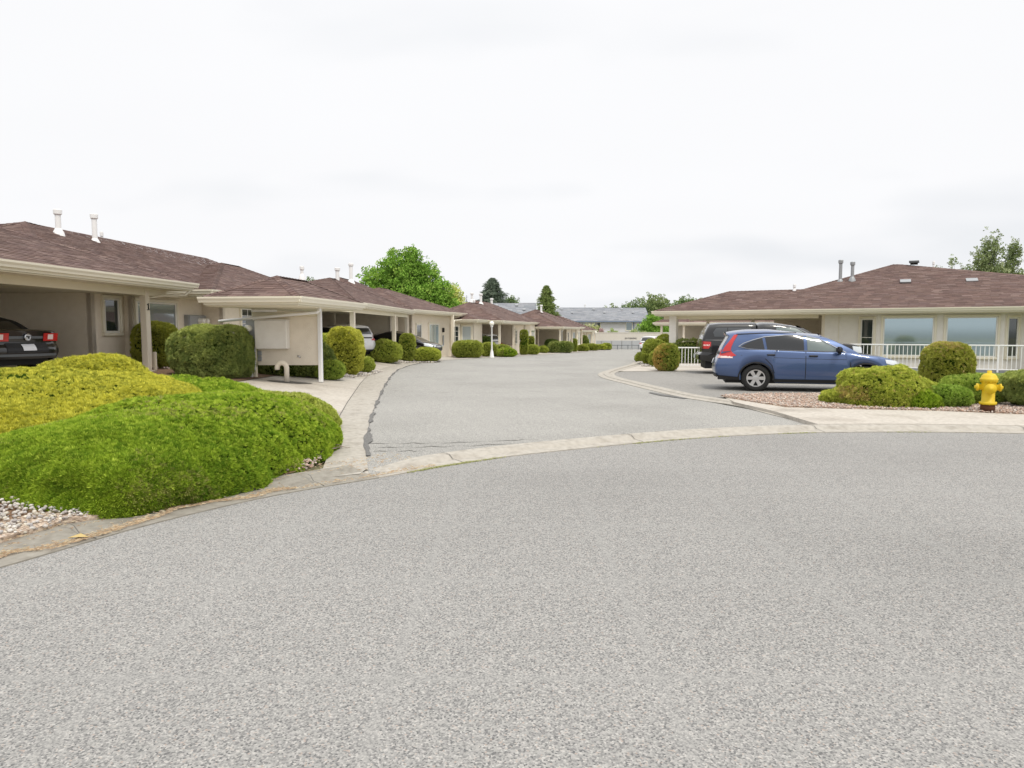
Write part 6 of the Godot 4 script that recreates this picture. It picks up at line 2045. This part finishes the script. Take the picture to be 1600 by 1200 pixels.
	var top := {"L": 2.0, "W": 1.72, "x0": 0.75, "x1": 3.4, "rc": 0.7, "kc": 0.12, "crown": 0.04, "bulge": 0.1, "low": [[0.0, 0.99], [4.0, 0.95]], "top": [[0.7, 1.33], [1.4, 1.39], [2.2, 1.4], [3.4, 1.3]],
		"xr": [[0.95, 0.72], [1.1, 0.95], [1.25, 1.22], [1.36, 1.5]], "xf": [[0.95, 3.4], [1.15, 2.95], [1.38, 2.4]], "side": CABSIDE}
	var mh := vehicle("convertible", "black convertible with soft top backed under the nearest left carport", "car", mids(Vector3(-11.55, 0.64, -16.3), 198.0, 2.39), 198.0,
		{"paint": "paint_black", "body": mu, "wheel": [0.34, 0.24, 0.24], "spokes": 5,
		"cabs": [{"name": "soft_top", "paint": "soft_top", "shell": top, "side_glass": [["car_glass", [[1.5, 1.03], [2.9, 1.03], [2.5, 1.28], [1.7, 1.3]]]], "ends": [["rear", "car_glass", 1.04, 1.27, 0.5, 0.1], ["front", "car_glass", 1.0, 1.34, 0.6, 0.1]]}],
		"flanks": [["tail_light_side", "tail_red", [[0.12, 0.8], [0.22, 0.8], [0.24, 0.94], [0.12, 0.95]]]],
		"lines": [], "ends": [["tail_light", "tail_red", true, 0.78, 0.97, 0.42, 0.84, true, 0.02], ["tail_light_lens", "tail_clear", true, 0.82, 0.94, 0.54, 0.7, true, 0.026], ["garnish", "rail_grey", true, 0.84, 0.9, -0.41, 0.41, false, 0.012], ["licence_plate", "plate", true, 0.56, 0.71, -0.16, 0.16, false, 0.03], ["bumper_recess", "black_plastic", true, 0.5, 0.74, -0.5, 0.5, false, 0.014], ["bumper_line", "rail_grey", true, 0.42, 0.48, -0.72, 0.72, false, 0.014]]})
	st = begin()
	lathe(st, [[0.085, 0.0], [0.085, 0.03], [0.07, 0.04], [0.066, 0.028], [0.001, 0.026]], 22, Vector3.ZERO, Basis(Vector3.FORWARD, -PI * 0.5))
	var badge := obj("round_badge", st, "chrome", mh)
	badge.position = Vector3(-2.39 - 0.01, 0.875, 0.0)
	st = begin()
	bbox(st, Vector3(-0.034, 0.012, 0.0), Vector3(0.008, 0.03, 0.075), 0.003)
	bbox(st, Vector3(-0.034, -0.02, 0.015), Vector3(0.008, 0.04, 0.025), 0.003)
	obj("badge_emblem", st, "number_black", badge)
	# white crossover in the second carport
	c = suv("paint_white", false)
	vehicle("crossover", "white crossover parked tail out behind the golden barrel shrub", "car", mids(Vector3(-7.15, 0.32, -33.0), 216.0, 2.265), 216.0, c)
	# dark sedan nosing out
	var sd := suv("paint_navy", false)
	sd.body.top = [[0.0, 0.98], [0.4, 1.02], [1.2, 0.99], [2.4, 0.95], [3.3, 0.94], [3.8, 0.88], [4.3, 0.77], [4.53, 0.64]]
	sd.cabs[0].shell.top = [[0.1, 1.2], [0.6, 1.33], [1.3, 1.44], [2.0, 1.46], [2.8, 1.42], [3.75, 1.3]]
	sd.cabs[0].shell.low = [[0.0, 0.96], [0.4, 0.98], [1.2, 0.97], [2.4, 0.93], [3.75, 0.9]]
	sd.cabs[0].shell.xr = [[0.95, 0.35], [1.1, 0.6], [1.25, 0.9], [1.4, 1.25], [1.46, 1.5]]
	sd.cabs[0].shell.xf = [[0.9, 3.7], [1.05, 3.4], [1.2, 3.05], [1.35, 2.65], [1.46, 2.25]]
	sd.cabs[0].side_glass = [["car_glass", [[1.1, 1.04], [2.1, 1.02], [2.1, 1.34], [1.6, 1.34], [1.3, 1.26]]], ["car_glass", [[2.18, 1.02], [3.05, 1.0], [2.7, 1.18], [2.45, 1.3], [2.18, 1.35]]]]
	sd.cabs[0].ends = [["rear", "car_glass", 1.03, 1.36, 0.6, 0.14], ["front", "car_glass", 0.98, 1.38, 0.66, 0.14]]
	sd.cabs[0].trim = []
	sd.lines = []
	sd.flanks = [["headlamp", "headlamp", [[3.98, 0.66], [4.46, 0.58], [4.46, 0.68], [4.2, 0.78], [3.98, 0.82]]], ["tail_light", "tail_red", [[0.1, 0.8], [0.5, 0.82], [0.5, 0.92], [0.1, 0.92]]]]
	sd.ends = [["grille", "chrome", false, 0.56, 0.64, -0.5, 0.5, false, 0.015], ["grille_lower", "black_plastic", false, 0.34, 0.5, -0.6, 0.6, false, 0.012], ["headlamp_front", "headlamp", false, 0.58, 0.68, 0.55, 0.82, true, 0.014], ["fog_lamp", "headlamp", false, 0.4, 0.46, 0.6, 0.72, true, 0.02]]
	vehicle("sedan", "dark navy sedan nosing out of the second carport beside the front windows", "car", mids(Vector3(-8.6, 0.2, -39.7), 12.0, 2.265), 12.0, sd)
	c = suv("paint_white", false)
	vehicle("crossover", "white hatchback tail with red lights under the third carport", "car", mids(Vector3(-1.3, -0.2, -54.5), 215.0, 2.265), 215.0, c)
	sd.paint = "paint_red"
	vehicle("sedan", "red car glimpsed between the white hatchback and the tall square shrub", "car", mids(Vector3(-4.4, -0.25, -57.5), 5.0, 2.265), 5.0, sd)
	c = suv("paint_white", false)
	vehicle("crossover", "white crossover parked far down the street, half behind the right side shrubs", "car", mids(Vector3(13.6, -0.5, -69.0), 300.0, 2.265), 300.0, c)

func street_things() -> void:
	# hydrant
	var h := thing("fire_hydrant", "yellow fire hydrant with rusty foot beside the pavement on the right", "hydrant", Vector3(9.35, 0.12, -13.35))
	var st := begin(true)
	lathe(st, [[0.001, -0.05], [0.125, -0.05], [0.125, 0.13], [0.1, 0.14]], 20)
	obj("foot", st, "rust", h)
	st = begin(true)
	lathe(st, [[0.1, 0.1], [0.148, 0.105], [0.15, 0.15], [0.112, 0.165], [0.11, 0.42], [0.122, 0.5], [0.128, 0.555], [0.15, 0.56], [0.15, 0.585], [0.14, 0.59]], 22)
	obj("barrel", st, "paint_yellow", h)
	st = begin(true)
	lathe(st, [[0.155, 0.588], [0.158, 0.612], [0.138, 0.62], [0.13, 0.66], [0.095, 0.7], [0.05, 0.715], [0.042, 0.72], [0.042, 0.76], [0.03, 0.768], [0.001, 0.77]], 20)
	obj("bonnet", st, "paint_yellow", h)
	for s in [-1.0, 1.0]:
		st = begin(true)
		lathe(st, [[0.055, 0.0], [0.06, 0.09], [0.075, 0.092], [0.075, 0.125], [0.03, 0.13], [0.03, 0.155], [0.001, 0.157]], 14, Vector3(s * 0.08, 0.44, 0), Basis(Vector3.FORWARD, s * PI * 0.5))
		obj("side_outlet", st, "paint_yellow", h)
	st = begin(true)
	lathe(st, [[0.075, 0.0], [0.08, 0.07], [0.1, 0.075], [0.1, 0.105], [0.04, 0.115], [0.035, 0.14], [0.001, 0.142]], 18, Vector3(0, 0.42, 0.08), Basis(Vector3.RIGHT, PI * 0.5))
	obj("front_outlet", st, "paint_yellow", h)
	st = begin()
	for k in 8:
		var an := TAU * k / 8.0
		bbox(st, Vector3(0.138 * cos(an), 0.57, 0.138 * sin(an)), Vector3(0.02, 0.07, 0.02), 0.004)
		bbox(st, Vector3(0.135 * cos(an), 0.128, 0.135 * sin(an)), Vector3(0.02, 0.06, 0.02), 0.004)
	obj("bolts", st, "paint_yellow", h)
	h.rotation.y = deg_to_rad(-24.0)
	# globe lamps
	var lab := ["nearest white globe lamp post, among the shrubs before the third carport", "second white globe lamp post, behind the long dark hedge", "farthest white globe lamp post, near the end wall"]
	var proto: Node3D
	var k := 0
	for at in [[-1.38, -46.8], [4.95, -68.0], [11.5, -94.0]]:
		if proto == null:
			proto = thing("globe_lamp", lab[0], "street lamp", on(at[0], at[1]), 0.0, "white globe lamp posts along the street")
			st = begin(true)
			lathe(st, [[0.17, 0.0], [0.17, 0.06], [0.13, 0.12], [0.1, 0.42], [0.065, 0.5], [0.055, 0.6], [0.045, 2.06], [0.08, 2.1], [0.1, 2.16], [0.09, 2.18]], 16)
			obj("pole", st, "white_metal", proto)
			st = begin(true)
			var prof := []
			for j in 11:
				var an := -PI * 0.5 + PI * j / 10.0
				prof.append([maxf(0.001, 0.165 * cos(an)), 2.33 + 0.165 * sin(an)])
			lathe(st, prof, 20)
			obj("globe", st, "globe", proto)
		else:
			var c := proto.duplicate()
			c.name = "globe_lamp"
			add_child(c, true)
			c.position = on(at[0], at[1])
			c.set_meta("label", lab[k])
		k += 1
